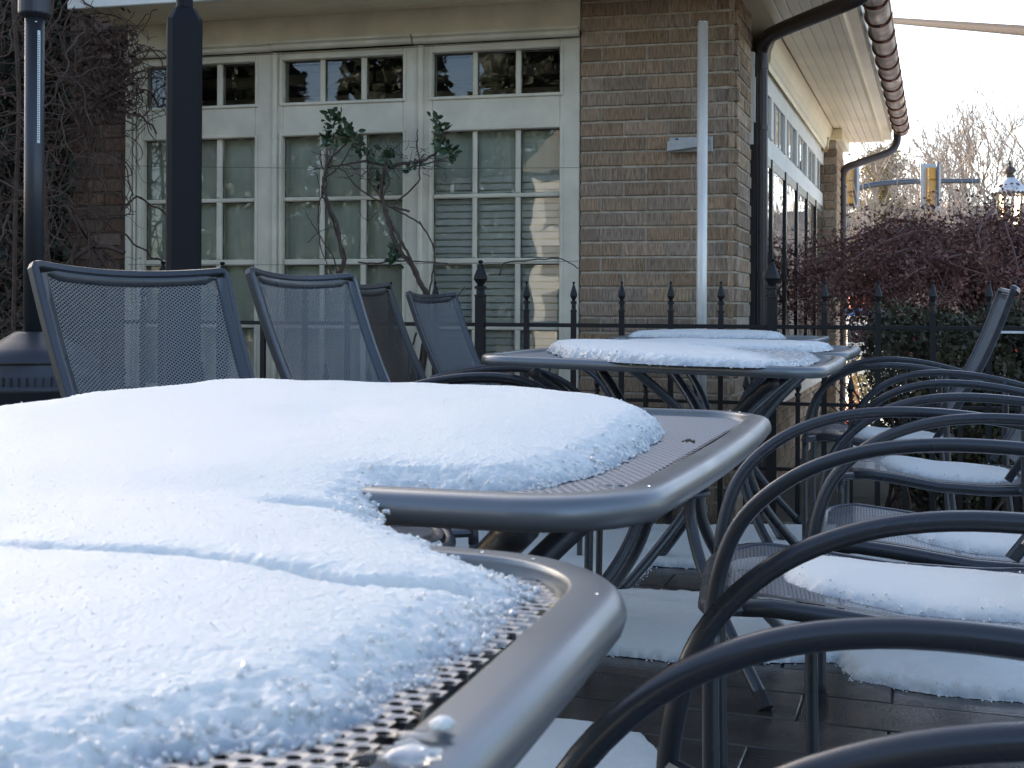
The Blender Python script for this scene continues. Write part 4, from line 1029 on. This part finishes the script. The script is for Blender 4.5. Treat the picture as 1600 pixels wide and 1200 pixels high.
# snow slabs on the far tables
def pad(name, outline, zfun, T, wfall, label, res=.006, dome=.008, gran=.010, cat='snow', group=None, ice=None, wetx=None):
    outline = np.array(outline); x0, y0 = outline.min(0)-.02; x1, y1 = outline.max(0)+.02
    X, Y = np.meshgrid(np.arange(x0, x1, res), np.arange(y0, y1, res))
    d = sdpoly(X, Y, outline)+.012*fbm(X*30, Y*30, 3)
    TT = T(X, Y) if callable(T) else T
    t = TT*(1-np.exp(-np.maximum(d, 0)/wfall))+dome*np.clip(d/.12, 0, 1)+.004*fbm(X*14, Y*14, 3)*np.clip(d/.03, 0, 1)
    t = t+gran*np.exp(-np.maximum(d, 0)/.03)*2*fbm(X*120, Y*120, 2)*np.clip(d/.006, 0, 1)
    if ice is not None: t = t+ice(X, Y, d)
    wet = np.exp(-np.maximum(d, 0)/.008)
    if wetx: wet = np.maximum(wet, np.clip((X-wetx)/.10+.8*fbm(X*25, Y*25, 3), 0, .8))
    wet = wet*np.clip(.3+1.4*vnoise(X*120, Y*120), 0, 1)
    o = heightfield(name, X, Y, zfun(X, Y)+t, d > 0, M['snow'], wet=wet); tag(o, label, cat, group)
    kk = np.argwhere((d > -.004) & (d < .03)); kk = kk[rng.random(len(kk)) < np.clip(.35*(res/.004)**2, 0, .8)*np.exp(-np.maximum(d[kk[:, 0], kk[:, 1]], 0)/.010)]
    zz = zfun(X, Y)+np.where(d > 0, t, 0)
    pp = np.stack([X[kk[:, 0], kk[:, 1]], Y[kk[:, 0], kk[:, 1]], zz[kk[:, 0], kk[:, 1]]], -1)+rng.normal(size=(len(kk), 3))*res*.4
    crystals('edge_crystals', pp, rng.uniform(.001, .0028, len(pp)), M['crystal'], o); return o
def tabz(k):
    c, z0, tilt = tabinfo[k]
    return lambda X, Y: z0+.7165-((X-c[0])*rdir[0]+(Y-c[1])*rdir[1])*math.tan(tilt)
def zt_at(k, px, py):
    f = tabz(k); p = onz(px, py, .735)
    for _ in range(6): p = onz(px, py, float(f(p[0], p[1])))
    return (p[0], p[1])
pts3 = [(868, 553), (885, 560), (960, 566), (1050, 571), (1150, 574), (1225, 575), (1262, 571), (1278, 563), (1270, 556), (1220, 551)]
T3 = lambda X, Y: .026*np.clip(1.1-(X-.1)/.62, .25, 1)
f3 = [zt_at(2, *p) for p in pts3]
c3_ = tabinfo[2][0]
f3 += [tuple((c3_+rdir*.15+wdir*.33)[:2]), tuple((c3_-rdir*.1+wdir*.35)[:2]), tuple((c3_-rdir*.27+wdir*.30)[:2]), tuple((c3_-rdir*.33+wdir*.1)[:2])]
pad('snow_slab', f3, tabz(2), T3, .012, 'low snow slab on the third table, thinning to wet ice at its right', res=.004, ice=lambda X, Y, d: np.where(X > .42, .006*fbm(X*60, Y*60, 3), 0), group='snow slabs on the far tables', wetx=.50)
def tabpoly(k, uv): c = tabinfo[k][0]; return [tuple((c+rdir*u+wdir*v)[:2]) for u, v in uv]
pad('snow_slab', tabpoly(3, [(-.34, -.2), (-.2, -.31), (.1, -.31), (.28, -.26), (.31, -.05), (.30, .15), (.1, .3), (-.2, .32), (-.34, .1)]), tabz(3), .020, .014, 'snow slab on the fourth table, seen between the oval slab and the farthest one', res=.005, dome=.003, group='snow slabs on the far tables')
pad('snow_slab', tabpoly(4, [(-.30, -.25), (.0, -.29), (.20, -.28), (.24, -.1), (.2, .15), (.0, .28), (-.25, .28), (-.34, .0)]), tabz(4), .022, .014, 'thin snow slab on the farthest table by the fence', res=.006, dome=.005, group='snow slabs on the far tables')
# snow on seats
def seatpad(k, uv, T, lab):
    o = chairs[k]; a = o.rotation_euler.z; ca, sa_ = math.cos(a), math.sin(a); lx, ly, lz = o.location
    outl = [(lx+u*o.scale[0]*ca-v*sa_, ly+u*o.scale[0]*sa_+v*ca) for u, v in uv]
    sx = o.scale[0]; zf = lambda X, Y: lz+prof_seat(((X-lx)*ca+(Y-ly)*sa_)/sx)-.002
    pad('seat_snow', outl, zf, T, .016, lab, res=.0035 if k < 4 else .006, dome=.012, gran=.002, group='snow on the chair seats')
ell = lambda cx, cy, a, b, n=18, p=2.6: [(cx+a*math.copysign(abs(math.cos(t))**(2/p), math.cos(t)), cy+b*math.copysign(abs(math.sin(t))**(2/p), math.sin(t))) for t in np.linspace(0, 2*math.pi, n, endpoint=False)]
seatpad(1, ell(-.08, .0, .14, .13), .02, 'snow patch on the seat of the armchair in the bottom right corner')
seatpad(2, ell(-.035, .01, .185, .15), .017, 'long rounded snow mound on the seat second from the camera')
seatpad(3, ell(-.05, .0, .15, .15), .018, 'snow patch on the seat in the middle of the right row')
seatpad(4, ell(-.03, .0, .17, .15), .015, 'smooth snow pad on the seat near the far end of the right row')
seatpad(5, ell(-.04, .0, .15, .15), .017, 'small snow pad on the farthest seat of the right row')

# ------------------------------------------------ snow on the patio
gp = lambda L: [tuple(onground(*p)[:2]) for p in L]
S1 = gp([(620, 828), (1330, 828), (1660, 836), (1660, 1000), (1310, 1000), (1300, 892), (1200, 890), (1100, 890), (1018, 884), (1003, 902), (985, 915), (975, 940), (620, 940)])
S2 = gp([(620, 926), (960, 926), (1150, 940), (1300, 946), (1660, 960), (1660, 1105), (1450, 1085), (1330, 1062), (1305, 1035), (1130, 1036), (1050, 1034), (960, 1024), (620, 1000)])
S3 = gp([(700, 1120), (860, 1134), (965, 1146), (1010, 1160), (1060, 1215), (700, 1290)])
X, Y = np.meshgrid(np.arange(-.6, 2.3, .0055), np.arange(2.0, 5.2, .0055))
d = np.maximum(np.maximum(sdpoly(X, Y, S1), sdpoly(X, Y, S2)), sdpoly(X, Y, S3))+.028*fbm(X*14, Y*14, 4)+.012*fbm(X*60, Y*60, 2)
edgeY = 4.86-(X-.8)*.344
keep = (d > 0) & (Y < edgeY-.02)
t = .026*(1-np.exp(-np.maximum(d, 0)/.011))+.008*np.clip(d/.2, 0, 1)+.010*fbm(X*7, Y*7, 3)*np.clip(d/.05, 0, 1)+.012*np.exp(-np.maximum(d, 0)/.03)*fbm(X*70, Y*70, 2)*np.clip(d/.01, 0, 1)+.003*fbm(X*55, Y*55, 2)
o = heightfield('patio_snow', X, Y, gz(Y)+.001+t, keep, M['snow'], wet=np.exp(-np.maximum(d, 0)/.010)*np.clip(.2+1.5*vnoise(X*90, Y*90), 0, 1)); tag(o, 'melting snow lying in patches on the dark patio paving', 'snow', kind='stuff')
kk = np.argwhere((d > -.02) & (d < .03) & (Y < edgeY-.03)); kk = kk[rng.random(len(kk)) < .25*np.exp(-np.abs(d[kk[:, 0], kk[:, 1]])/.012)]; print('ground crystals', len(kk))
pp = np.stack([X[kk[:, 0], kk[:, 1]], Y[kk[:, 0], kk[:, 1]], (gz(Y)+.001+np.maximum(t, 0)*(d > 0))[kk[:, 0], kk[:, 1]]], -1)
crystals('slush_crystals', pp, rng.uniform(.0015, .004, len(pp)), M['crystal'], o)

# ------------------------------------------------ vegetation on the right
hp = []
while len(hp) < 46000:
    n = 8000; Yr = rng.uniform(5.35, 6.9, n); px = rng.uniform(1345, 1760, n); z = rng.uniform(-.12, .98, n); x = (px-800)/FPX*Yr
    top = .74+.16*vnoise(x*3, Yr*3)+.06*vnoise(x*11, Yr*11); cl_ = vnoise(x*9+z*7, Yr*9+z*5)
    left = 1345+35*vnoise(z*6, Yr*2)+np.where(z < .35, (z-.35)*-170, 0)
    ok = (z < top) & (cl_ > .36) & (px > left)
    hp += list(np.stack([x[ok], Yr[ok], z[ok]], -1))
hedge = empty('evergreen_hedge', tuple(P(1480, 700, 6.0)*np.array([1, 1, 0])+np.array([0, 0, -.14]))); tag(hedge, 'dark evergreen hedge growing behind the iron fence at the right', 'hedge')
leafcloud('foliage', hp, .030, M['hedge'], hedge)
bt2 = MB()
for k in range(90):
    Yr = random.uniform(5.4, 6.6); x0 = (random.uniform(1380, 1700)-800)/FPX*Yr; pts = [np.array([x0, Yr, -.14])]; dd = np.array([random.uniform(-.3, .3), 0, 1.])
    for q in range(6): dd = dd+rng.normal(size=3)*.25; dd[2] = abs(dd[2]); pts.append(pts[-1]+dd/np.linalg.norm(dd)*.14)
    bt2.add(*tube(pts, list(np.linspace(.009, .002, 7)), 4))
bt2.build('stems', M['stem'], hedge)
leafcloud('berries', [P(random.uniform(1350, 1600), random.uniform(520, 640), 5.4) for _ in range(14)], .02, M['berry'], hedge)
hs = MB()
sp_ = [tuple(P(px, 520, 5.5)[:2]) for px in (1548, 1620)]
X, Y = np.meshgrid(np.arange(2.10, 2.55, .008), np.arange(5.35, 5.62, .008)); d = .09-np.hypot((X-2.30)*.55, (Y-5.48))+.05*fbm(X*14, Y*14, 3)
o = heightfield('hedge_snow', X, Y, .755+.028*(1-np.exp(-np.maximum(d, 0)/.012))-(.02*((X-2.27)/.1)**2*0), d > 0, M['snow']); tag(o, 'scrap of snow caught on top of the dark hedge', 'snow')

# weeping maple
MX, MY = 2.74, 7.1
maple = empty('weeping_maple', (MX, MY, -.15)); tag(maple, 'low weeping maple with a dense dome of dark red twigs', 'tree')
tk = MB(); tk.add(*tube(catmull([(MX, MY, -.15), (MX-.05, MY, .3), (MX+.04, MY+.02, .7), (MX-.03, MY, 1.05)], 5), [.07]*8+[.055]*8, 10)); tk.build('trunk', M['stem'], maple, smooth=True)
br = MB(); tips = []
for k in range(64):
    a = 2*math.pi*k/64+random.uniform(-.1, .1); Rr = random.uniform(.7, 1.55)*(.98+.24*math.cos(a)); zt2 = random.uniform(1.15, 1.36); z1 = random.uniform(.6, 1.05)
    ctrl = [(MX, MY, random.uniform(.6, 1.0))]
    for f_, zz in ((.25, zt2-.1), (.5, zt2), (.75, zt2-.07), (.95, (zt2+z1)/2), (1.03, z1)):
        ctrl.append((MX+Rr*f_*math.cos(a+random.uniform(-.15, .15))+random.uniform(-.05, .05), MY+Rr*.85*f_*math.sin(a)+random.uniform(-.05, .05), zz+random.uniform(-.05, .05)))
    pp = catmull(ctrl, 5); br.add(*tube(pp, list(np.linspace(.016, .003, len(pp))), 5)); tips += pp[5:]
br.build('branches', M['mapletwig'], maple)
tv = MB(); lf = []
for k in range(4300):
    p = tips[random.randrange(len(tips))]+rng.normal(size=3)*.04; dd = rng.normal(size=3); dd[2] = dd[2]*.5+.15; pts = [p]
    for q in range(5):
        dd = dd/np.linalg.norm(dd)+rng.normal(size=3)*.45+np.array([0, 0, -.16]); pts.append(pts[-1]+dd/np.linalg.norm(dd)*random.uniform(.03, .06))
    tv.add(*tube(pts, [.0028, .0024, .002, .0017, .0013, .0008], 3, cap=False))
    for q in range(9): lf.append(pts[random.randrange(6)]+rng.normal(size=3)*.02)
tv.build('twigs', M['mapletwig'], maple)
leafcloud('withered_leaves', lf, .026, M['mapleleaf'], maple)

# ------------------------------------------------ street furniture beyond
c = P(1577, 400, 14); lx, ly = c[0], c[1]
sl_ = empty('street_lamp', (lx, ly, -.16)); tag(sl_, 'old style street lamp with white shade and dark finial above the maple', 'street lamp')
zA = P(1577, 350, 14)[2]; zB_ = P(1577, 303, 14)[2]; zC = P(1577, 298, 14)[2]; zD = P(1577, 280, 14)[2]; zE = P(1577, 253, 14)[2]
MB().add(*tube([(lx, ly, -.16), (lx, ly, zA-.05)], .045, 10)).build('pole', M['darkcap'], sl_)
MB().add(*lathe([(.10, zA), (.135, zB_)], (lx, ly, 0), 4, .785)).build('lamp_glass', M['glass'], sl_); MB().add(*lathe([(.02, zA), (.02, zA+.1), (.035, zA+.12), (.03, zA+.2)], (lx, ly, 0), 10)).build('lamp_burner', M['lampglass'], sl_)
fm = MB()
for k in range(4):
    a = .785+k*math.pi/2; fm.add(*tube([(lx+.105*math.cos(a), ly+.105*math.sin(a), zA), (lx+.142*math.cos(a), ly+.142*math.sin(a), zB_)], .011, 4))
fm.build('lamp_frame', M['lampframe'], sl_)
MB().add(*lathe([(.19, zC-.03), (.19, zC), (.10, zD-.02), (.055, zD+.015)], (lx, ly, 0), 24)).build('lamp_shade', M['lampcap'], sl_, smooth=False)
tt = MB()
for k in range(22):
    a = 2*math.pi*k/22; tt.add(*lathe([(.006, -.03), (.022, -.022), (.022, 0)], (lx+.178*math.cos(a), ly+.178*math.sin(a), zC-.02), 6))
tt.build('scalloped_edge', M['darkcap'], sl_)
MB().add(*lathe([(.05, zD+.015), (.05, zD+.05), (.035, zD+.055), (.075, zD+.09), (.07, zD+.105), (.02, zD+.15), (.012, zD+.165), (.022, zD+.185), (.005, zE+.02)], (lx, ly, 0), 12)).build('finial', M['darkcap'], sl_)
# traffic signals
YT = 24.
mastx = P(1288, 300, YT)
mp_ = empty('signal_mast', (mastx[0], mastx[1], -.16)); tag(mp_, 'dark traffic signal mast with a long curved arm over the street', 'signal mast')
MB().add(*tube([(mastx[0], mastx[1], -.16), (mastx[0], mastx[1], P(1288, 250, YT)[2])], .12, 12)).build('pole', M['mast'], mp_)
pp = catmull([P(1288, 312, YT), P(1325, 298, YT), P(1370, 288, YT), P(1420, 284, YT), P(1470, 283, YT), P(1530, 283, YT)], 6)
MB().add(*tube(pp, list(np.linspace(.065, .045, len(pp))), 10)).build('arm', M['mast'], mp_, smooth=True)
def signal(px, py0, py1, lab):
    c = P(px, (py0+py1)/2, YT-.15); h = (py1-py0)/FPX*YT; w = .4
    rt = empty('traffic_light', tuple(c)); tag(rt, lab, 'traffic light', 'traffic lights on the mast arm')
    MB().add(*bev_box(c+np.array([-w/2, .03, -h/2]), (w, 0, 0), (0, 0, h), (0, -.03, 0), .04)).build('backplate', M['plate'], rt)
    for k in range(3): MB().add(*bev_box(c+np.array([-w*.24, 0, -h*.40+k*h*.27]), (w*.45, 0, 0), (0, 0, h*.262), (0, -.16, 0), .02)).build('housing', M['signalyellow'], rt)
    MB().add(*tube([c+np.array([.06, -.19, -h*.43]), c+np.array([.06, -.19, h*.52])], .025, 6)).build('bracket', M['mast'], rt)
    MB().add(*tube([c+np.array([.0, -.165, -h*.17])+np.array([.055*math.cos(a), 0, .055*math.sin(a)]) for a in np.linspace(.6, 5.6, 12)], .008, 4)).build('cable_loop', M['black'], rt)
    MB().add(*lathe([(.07, -h*.45), (.09, -h*.42), (.09, -h*.40)], c+np.array([.0, -.08, 0]), 10)).build('visor', M['black'], rt)
signal(1455, 256, 328, 'yellow backed traffic light hanging in full view on the mast arm')
signal(1328, 259, 326, 'yellow backed traffic light half hidden behind the far downspout')
# overhead cable
A = P(1392, 32, 30); B = P(1640, 51, 17); A, B = A-(B-A)*.9, B+(B-A)*1.6
pts = [A*(1-t)+B*t for t in np.linspace(0, 1, 24)]; rr_ = [.075-.0*i for i in range(24)]
o = MB().add(*tube(pts, [.078]*24, 12)).build('overhead_cable', M['cable']); tag(o, 'thick overhead cable crossing the white sky at upper right', 'cable')
# signs beside the building
def sign(name, px0, px1, py0, py1, Y, m, lab):
    A = P(px0, py1, Y); B = P(px1, py0, Y); rt = empty(name, (A[0], A[1], -.16)); tag(rt, lab, 'sign')
    MB().add(*bev_box((A[0], A[1]+.03, A[2]), (B[0]-A[0], 0, 0), (0, 0, B[2]-A[2]), (0, -.03, 0), .004)).build('board', m, rt)
    for x in (A[0]+.03, B[0]-.08): MB().add(*frame_box((x, A[1]+.035, -.16), (.05, 0, 0), (0, .05, 0), (0, 0, A[2]+.16+.2))).build('stake', M['signwhite'], rt)
    return rt, A, B
def text(s, px, py, Y, hpx, m, parent):
    cu = bpy.data.curves.new('lettering', 'FONT'); cu.body = s; cu.size = hpx/FPX*Y*1.4; cu.extrude = .002; cu.align_x = 'LEFT'
    o = bpy.data.objects.new('tmp', cu); COL.objects.link(o); dg = bpy.context.evaluated_depsgraph_get(); me = bpy.data.meshes.new_from_object(o.evaluated_get(dg)); bpy.data.objects.remove(o)
    me.materials.clear(); me.materials.append(m); t = bpy.data.objects.new('lettering', me); COL.objects.link(t); t.location = P(px, py, Y-.012); t.rotation_euler = (R(90), 0, 0); adopt(t, parent); return t
YS = 13.
rt, A, B = sign('lease_sign', 1324, 1396, 510, 592, YS, M['signwhite'], 'white and black FOR LEASE sign board behind the fence at the corner')
for (p0, p1, q0, q1) in ((1324, 1396, 511, 535), (1324, 1396, 556, 573)):
    a1 = P(p0, q1, YS-.006); b1 = P(p1, q0, YS-.006); MB().add(*frame_box(a1, (b1[0]-a1[0], 0, 0), (0, .005, 0), (0, 0, b1[2]-a1[2]))).build('black_band', M['signblack'], rt)
text('FOR LEASE', 1324.5, 549, YS, 9, M['signblack'], rt); text('THE', 1328, 524, YS, 5, M['signwhite'], rt); text('RICK MORO', 1326, 565, YS, 5, M['signwhite'], rt)
rt, A, B = sign('hoarding', 1310, 1372, 482, 509, 13.6, M['signwhite'], 'white banner board with a pale blue top above the lease sign')
a1 = P(1310, 493, 13.59); b1 = P(1372, 483, 13.59); MB().add(*frame_box(a1, (b1[0]-a1[0], 0, 0), (0, .005, 0), (0, 0, b1[2]-a1[2]))).build('blue_band', M['signblue'], rt)
# cone and orange things
c = P(1334, 615, 11.0); rt = empty('traffic_cone', (c[0], c[1], -.16)); tag(rt, 'bright orange plastic cone in the sunlit yard beyond the fence', 'cone')
MB().add(*lathe([(.13, 0), (.13, .02), (.085, .022), (.02, .42), (.016, .43)], (c[0], c[1], -.16), 16)).build('cone_body', M['orange'], rt)
o = MB().add(*bev_box(P(1326, 482, 18), (.62, 0, 0), (0, 0, .18), (0, -.1, 0), .02)).build('red_banner', M['orange']); tag(o, 'red orange banner glimpsed through the maple twigs', 'banner')
MB().add(*tube([P(1328, 482, 18), np.array([P(1328, 482, 18)[0], 18.02, -.16])], .02, 6)).build('stake', M['signwhite'], o)
# small sunlit bush near the lease sign
bs = empty('small_bush', tuple(P(1352, 640, 10.2))); tag(bs, 'small olive bush standing in the snow beside the lease sign', 'bush')
cb = P(1350, 600, 10.2)
leafcloud('foliage', [cb+rng.normal(size=3)*np.array([.09, .09, .12]) for _ in range(900)], .035, M['needle'], bs)
MB().add(*tube([(cb[0], cb[1], -.16), (cb[0]+.02, cb[1], cb[2])], .012, 5)).build('stem', M['stem'], bs)

# ------------------------------------------------ far buildings and trees
def farhouse(px0, px1, pyr, Y, lab, depth=8):
    A = P(px0, 480, Y); B = P(px1, 480, Y); zr = P(px0, pyr, Y)[2]; ze = zr*.68
    rt = empty('far_house', (A[0], Y, -.16)); tag(rt, lab, 'house', 'houses beyond the street')
    w = MB().add(*frame_box((A[0], Y, -.16), (B[0]-A[0], 0, 0), (0, depth, 0), (0, 0, ze+.16))).build('wall', M['farwall'], rt)
    MB().add([(A[0]-.4, Y-.4, ze), (B[0]+.4, Y-.4, ze), (B[0]+.4, Y+depth+.4, ze), (A[0]-.4, Y+depth+.4, ze), (A[0]+.5, Y+depth/2, zr), (B[0]-.5, Y+depth/2, zr)], [(0, 1, 5, 4), (2, 3, 4, 5), (1, 2, 5), (3, 0, 4), (3, 2, 1, 0)]).build('roof', M['farroof'], rt)
    x = A[0]+.8
    while x < B[0]-1.6:
        MB().add(*frame_box((x, Y-.03, 1.0), (1.0, 0, 0), (0, .03, 0), (0, 0, 1.2))).build('window', M['black'], rt); x += 2.6
farhouse(1210, 1420, 318, 46, 'long brown roofed house far off behind the olive evergreen')
farhouse(1440, 1760, 308, 52, 'long grey roofed house far off behind the street lamp')
def baretree(base, H, label, seed, dens=6, group='bare winter trees beyond the street'):
    rr = random.Random(seed); rt = empty('bare_tree', tuple(base)); tag(rt, label, 'tree', group); tb = MB(); cb = MB()
    def grow(p, d, L, r, lev):
        pts = [p]; dd = d
        for q in range(4):
            dd = dd+np.array([rr.gauss(0, .13), rr.gauss(0, .13), rr.gauss(.03, .08)]); dd /= np.linalg.norm(dd); pts.append(pts[-1]+dd*L/4)
        (tb if lev == 0 else cb).add(*tube(pts, list(np.linspace(r, r*.6, 5)), 6 if lev < 2 else 3, cap=False))
        if lev >= 5: return
        for q in range(3 if lev < 4 else 4):
            k = rr.choice([2, 3, 4, 4]); nd = dd+np.array([rr.gauss(0, .5), rr.gauss(0, .5), rr.gauss(.3, .3)]); nd /= np.linalg.norm(nd)
            grow(pts[k], nd, L*rr.uniform(.6, .85), r*.62, lev+1)
    grow(np.array(base, float), np.array([0, 0, 1.]), H*.42, H*.016, 0)
    tb.build('trunk', M['bark'], rt); cb.build('crown', M['bark'], rt)
k = 0
for (px, Y, top) in ((1362, 34, 255), (1432, 30, 235), (1495, 33, 215), (1540, 28, 225), (1590, 31, 200), (1640, 34, 210), (1400, 38, 250), (1565, 40, 215), (1345, 42, 262), (1470, 40, 240)):
    b = P(px, 480, Y); H = P(px, top, Y)[2]+.16
    baretree((b[0], b[1], -.16), H, ['bare tree with fine twigs behind the far downspout', 'bare tree rising just left of the hanging traffic light', 'tall bare tree right of the hanging traffic light', 'bare tree between the mast arm end and the street lamp', 'tall bare tree behind the street lamp', 'bare tree at the right edge beyond the lamp', 'thin bare tree between downspout and traffic light, farther back', 'far bare tree just left of the lamp finial', 'low bare tree beside the building corner', 'far bare tree showing through beside the traffic light plate'][k], 50+k); k += 1
# evergreen
b = P(1385, 480, 36); et = empty('olive_evergreen', (b[0], b[1], -.16)); tag(et, 'pale olive evergreen tree with a feathery outline below the gutter end', 'tree')
H = P(1385, 236, 36)[2]; MB().add(*tube([(b[0], b[1], -.16), (b[0]-.2, b[1], H*.9)], [.14, .03], 8)).build('trunk', M['bark'], et)
ep = []; bb2 = MB()
for k in range(230):
    z = random.uniform(.25, .98)*H; L = (1.05-z/H)**.6*2.3*random.uniform(.6, 1.1); a = random.uniform(0, 6.28); p0 = np.array([b[0]-.15, b[1], z]); p1 = p0+np.array([math.cos(a)*L, math.sin(a)*L, L*.35])
    bb2.add(*tube([p0, (p0+p1)/2+np.array([0, 0, .05]), p1], [.025, .015, .006], 4))
    for q in range(34):
        t = random.random(); ep.append(p0*(1-t)+p1*t+rng.normal(size=3)*.12)
bb2.build('limbs', M['bark'], et); leafcloud('needles', ep, .12, M['needle'], et)
# brush along the far side of the street
bp2 = []
bx = MB()
for k in range(2200):
    Y = random.uniform(20, 30); px = random.uniform(1300, 1720); b = P(px, 480, Y); pts = [np.array([b[0], Y, -.16])]; dd = np.array([random.gauss(0, .2), 0, 1.])
    H = random.uniform(1.4, 3.6)
    for q in range(5): dd = dd+rng.normal(size=3)*.18; pts.append(pts[-1]+dd/np.linalg.norm(dd)*H/5)
    bx.add(*tube(pts, list(np.linspace(.022, .006, 6)), 3, cap=False))
o = bx.build('roadside_brush', M['bark']); tag(o, 'thicket of leafless brush beyond the street', 'brush', kind='stuff')
# house across the terrace, mirrored in the window panes
oh = empty('opposite_house', (-8.4, -12.5, -.16)); tag(oh, 'white gabled house across the terrace, mirrored in the right window', 'house')
w_ = MB().add(*frame_box((-8.9, -16, -.16), (2.6, 0, 0), (0, 4, 0), (0, 0, 3.75))).build('wall', M['opposite'], oh)
for i in range(2):
    for j in range(3): MB().add(*frame_box((-8.7+i*1.25, -11.99, .5+j*1.05), (.85, 0, 0), (0, .03, 0), (0, 0, .72))).build('window', M['black'], oh)
MB().add([(-9.1, -16.2, 3.7), (-6.1, -16.2, 3.7), (-6.1, -11.7, 3.7), (-9.1, -11.7, 3.7), (-7.6, -16.2, 5.2), (-7.6, -11.7, 5.2)], [(0, 4, 5, 3), (1, 2, 5, 4), (3, 5, 2), (0, 1, 4)]).build('roof', M['farroof'], oh)
# dark evergreens added unseen behind the viewer give the panes something dim to mirror
def screen(px_, py_, lab):
    rt = empty('added_evergreen', (px_, py_, -.16)); tag(rt, lab, 'tree', 'unseen evergreens added for the panes to mirror')
    MB().add(*tube([(px_, py_, -.16), (px_, py_, 3)], .12, 6)).build('trunk', M['bark'], rt)
    pts = []
    for k in range(9000):
        z = random.uniform(.1, 10.5); r_ = 2.7*(1-z/12)**.6*math.sqrt(random.random())+.1; a = random.uniform(0, 6.28); pts.append((px_+r_*math.cos(a), py_+r_*math.sin(a), z))
    leafcloud('needles', pts, .34, M['ivy'], rt)
for (x, y, l) in ((-5.2, -21, 'added dark evergreen nearest the white house across the terrace'), (-1.6, -22, 'added evergreen second to the right of the white house across the terrace'), (2.0, -21.5, 'added evergreen third to the right of the white house across the terrace'), (6.0, -21, 'rightmost added dark evergreen across the terrace'), (-13.0, -20, 'added dark evergreen just left of the white house across the terrace'), (-17, -19, 'added evergreen second to the left of the white house across the terrace'), (-21.5, -18, 'leftmost added dark evergreen across the terrace'), (-9.3, -22, 'added dark evergreen behind the white house across the terrace')): screen(x, y, l)
print('bricks', c1, c2, c3, c4, 'pavers', npv, 'objects', len(bpy.data.objects))
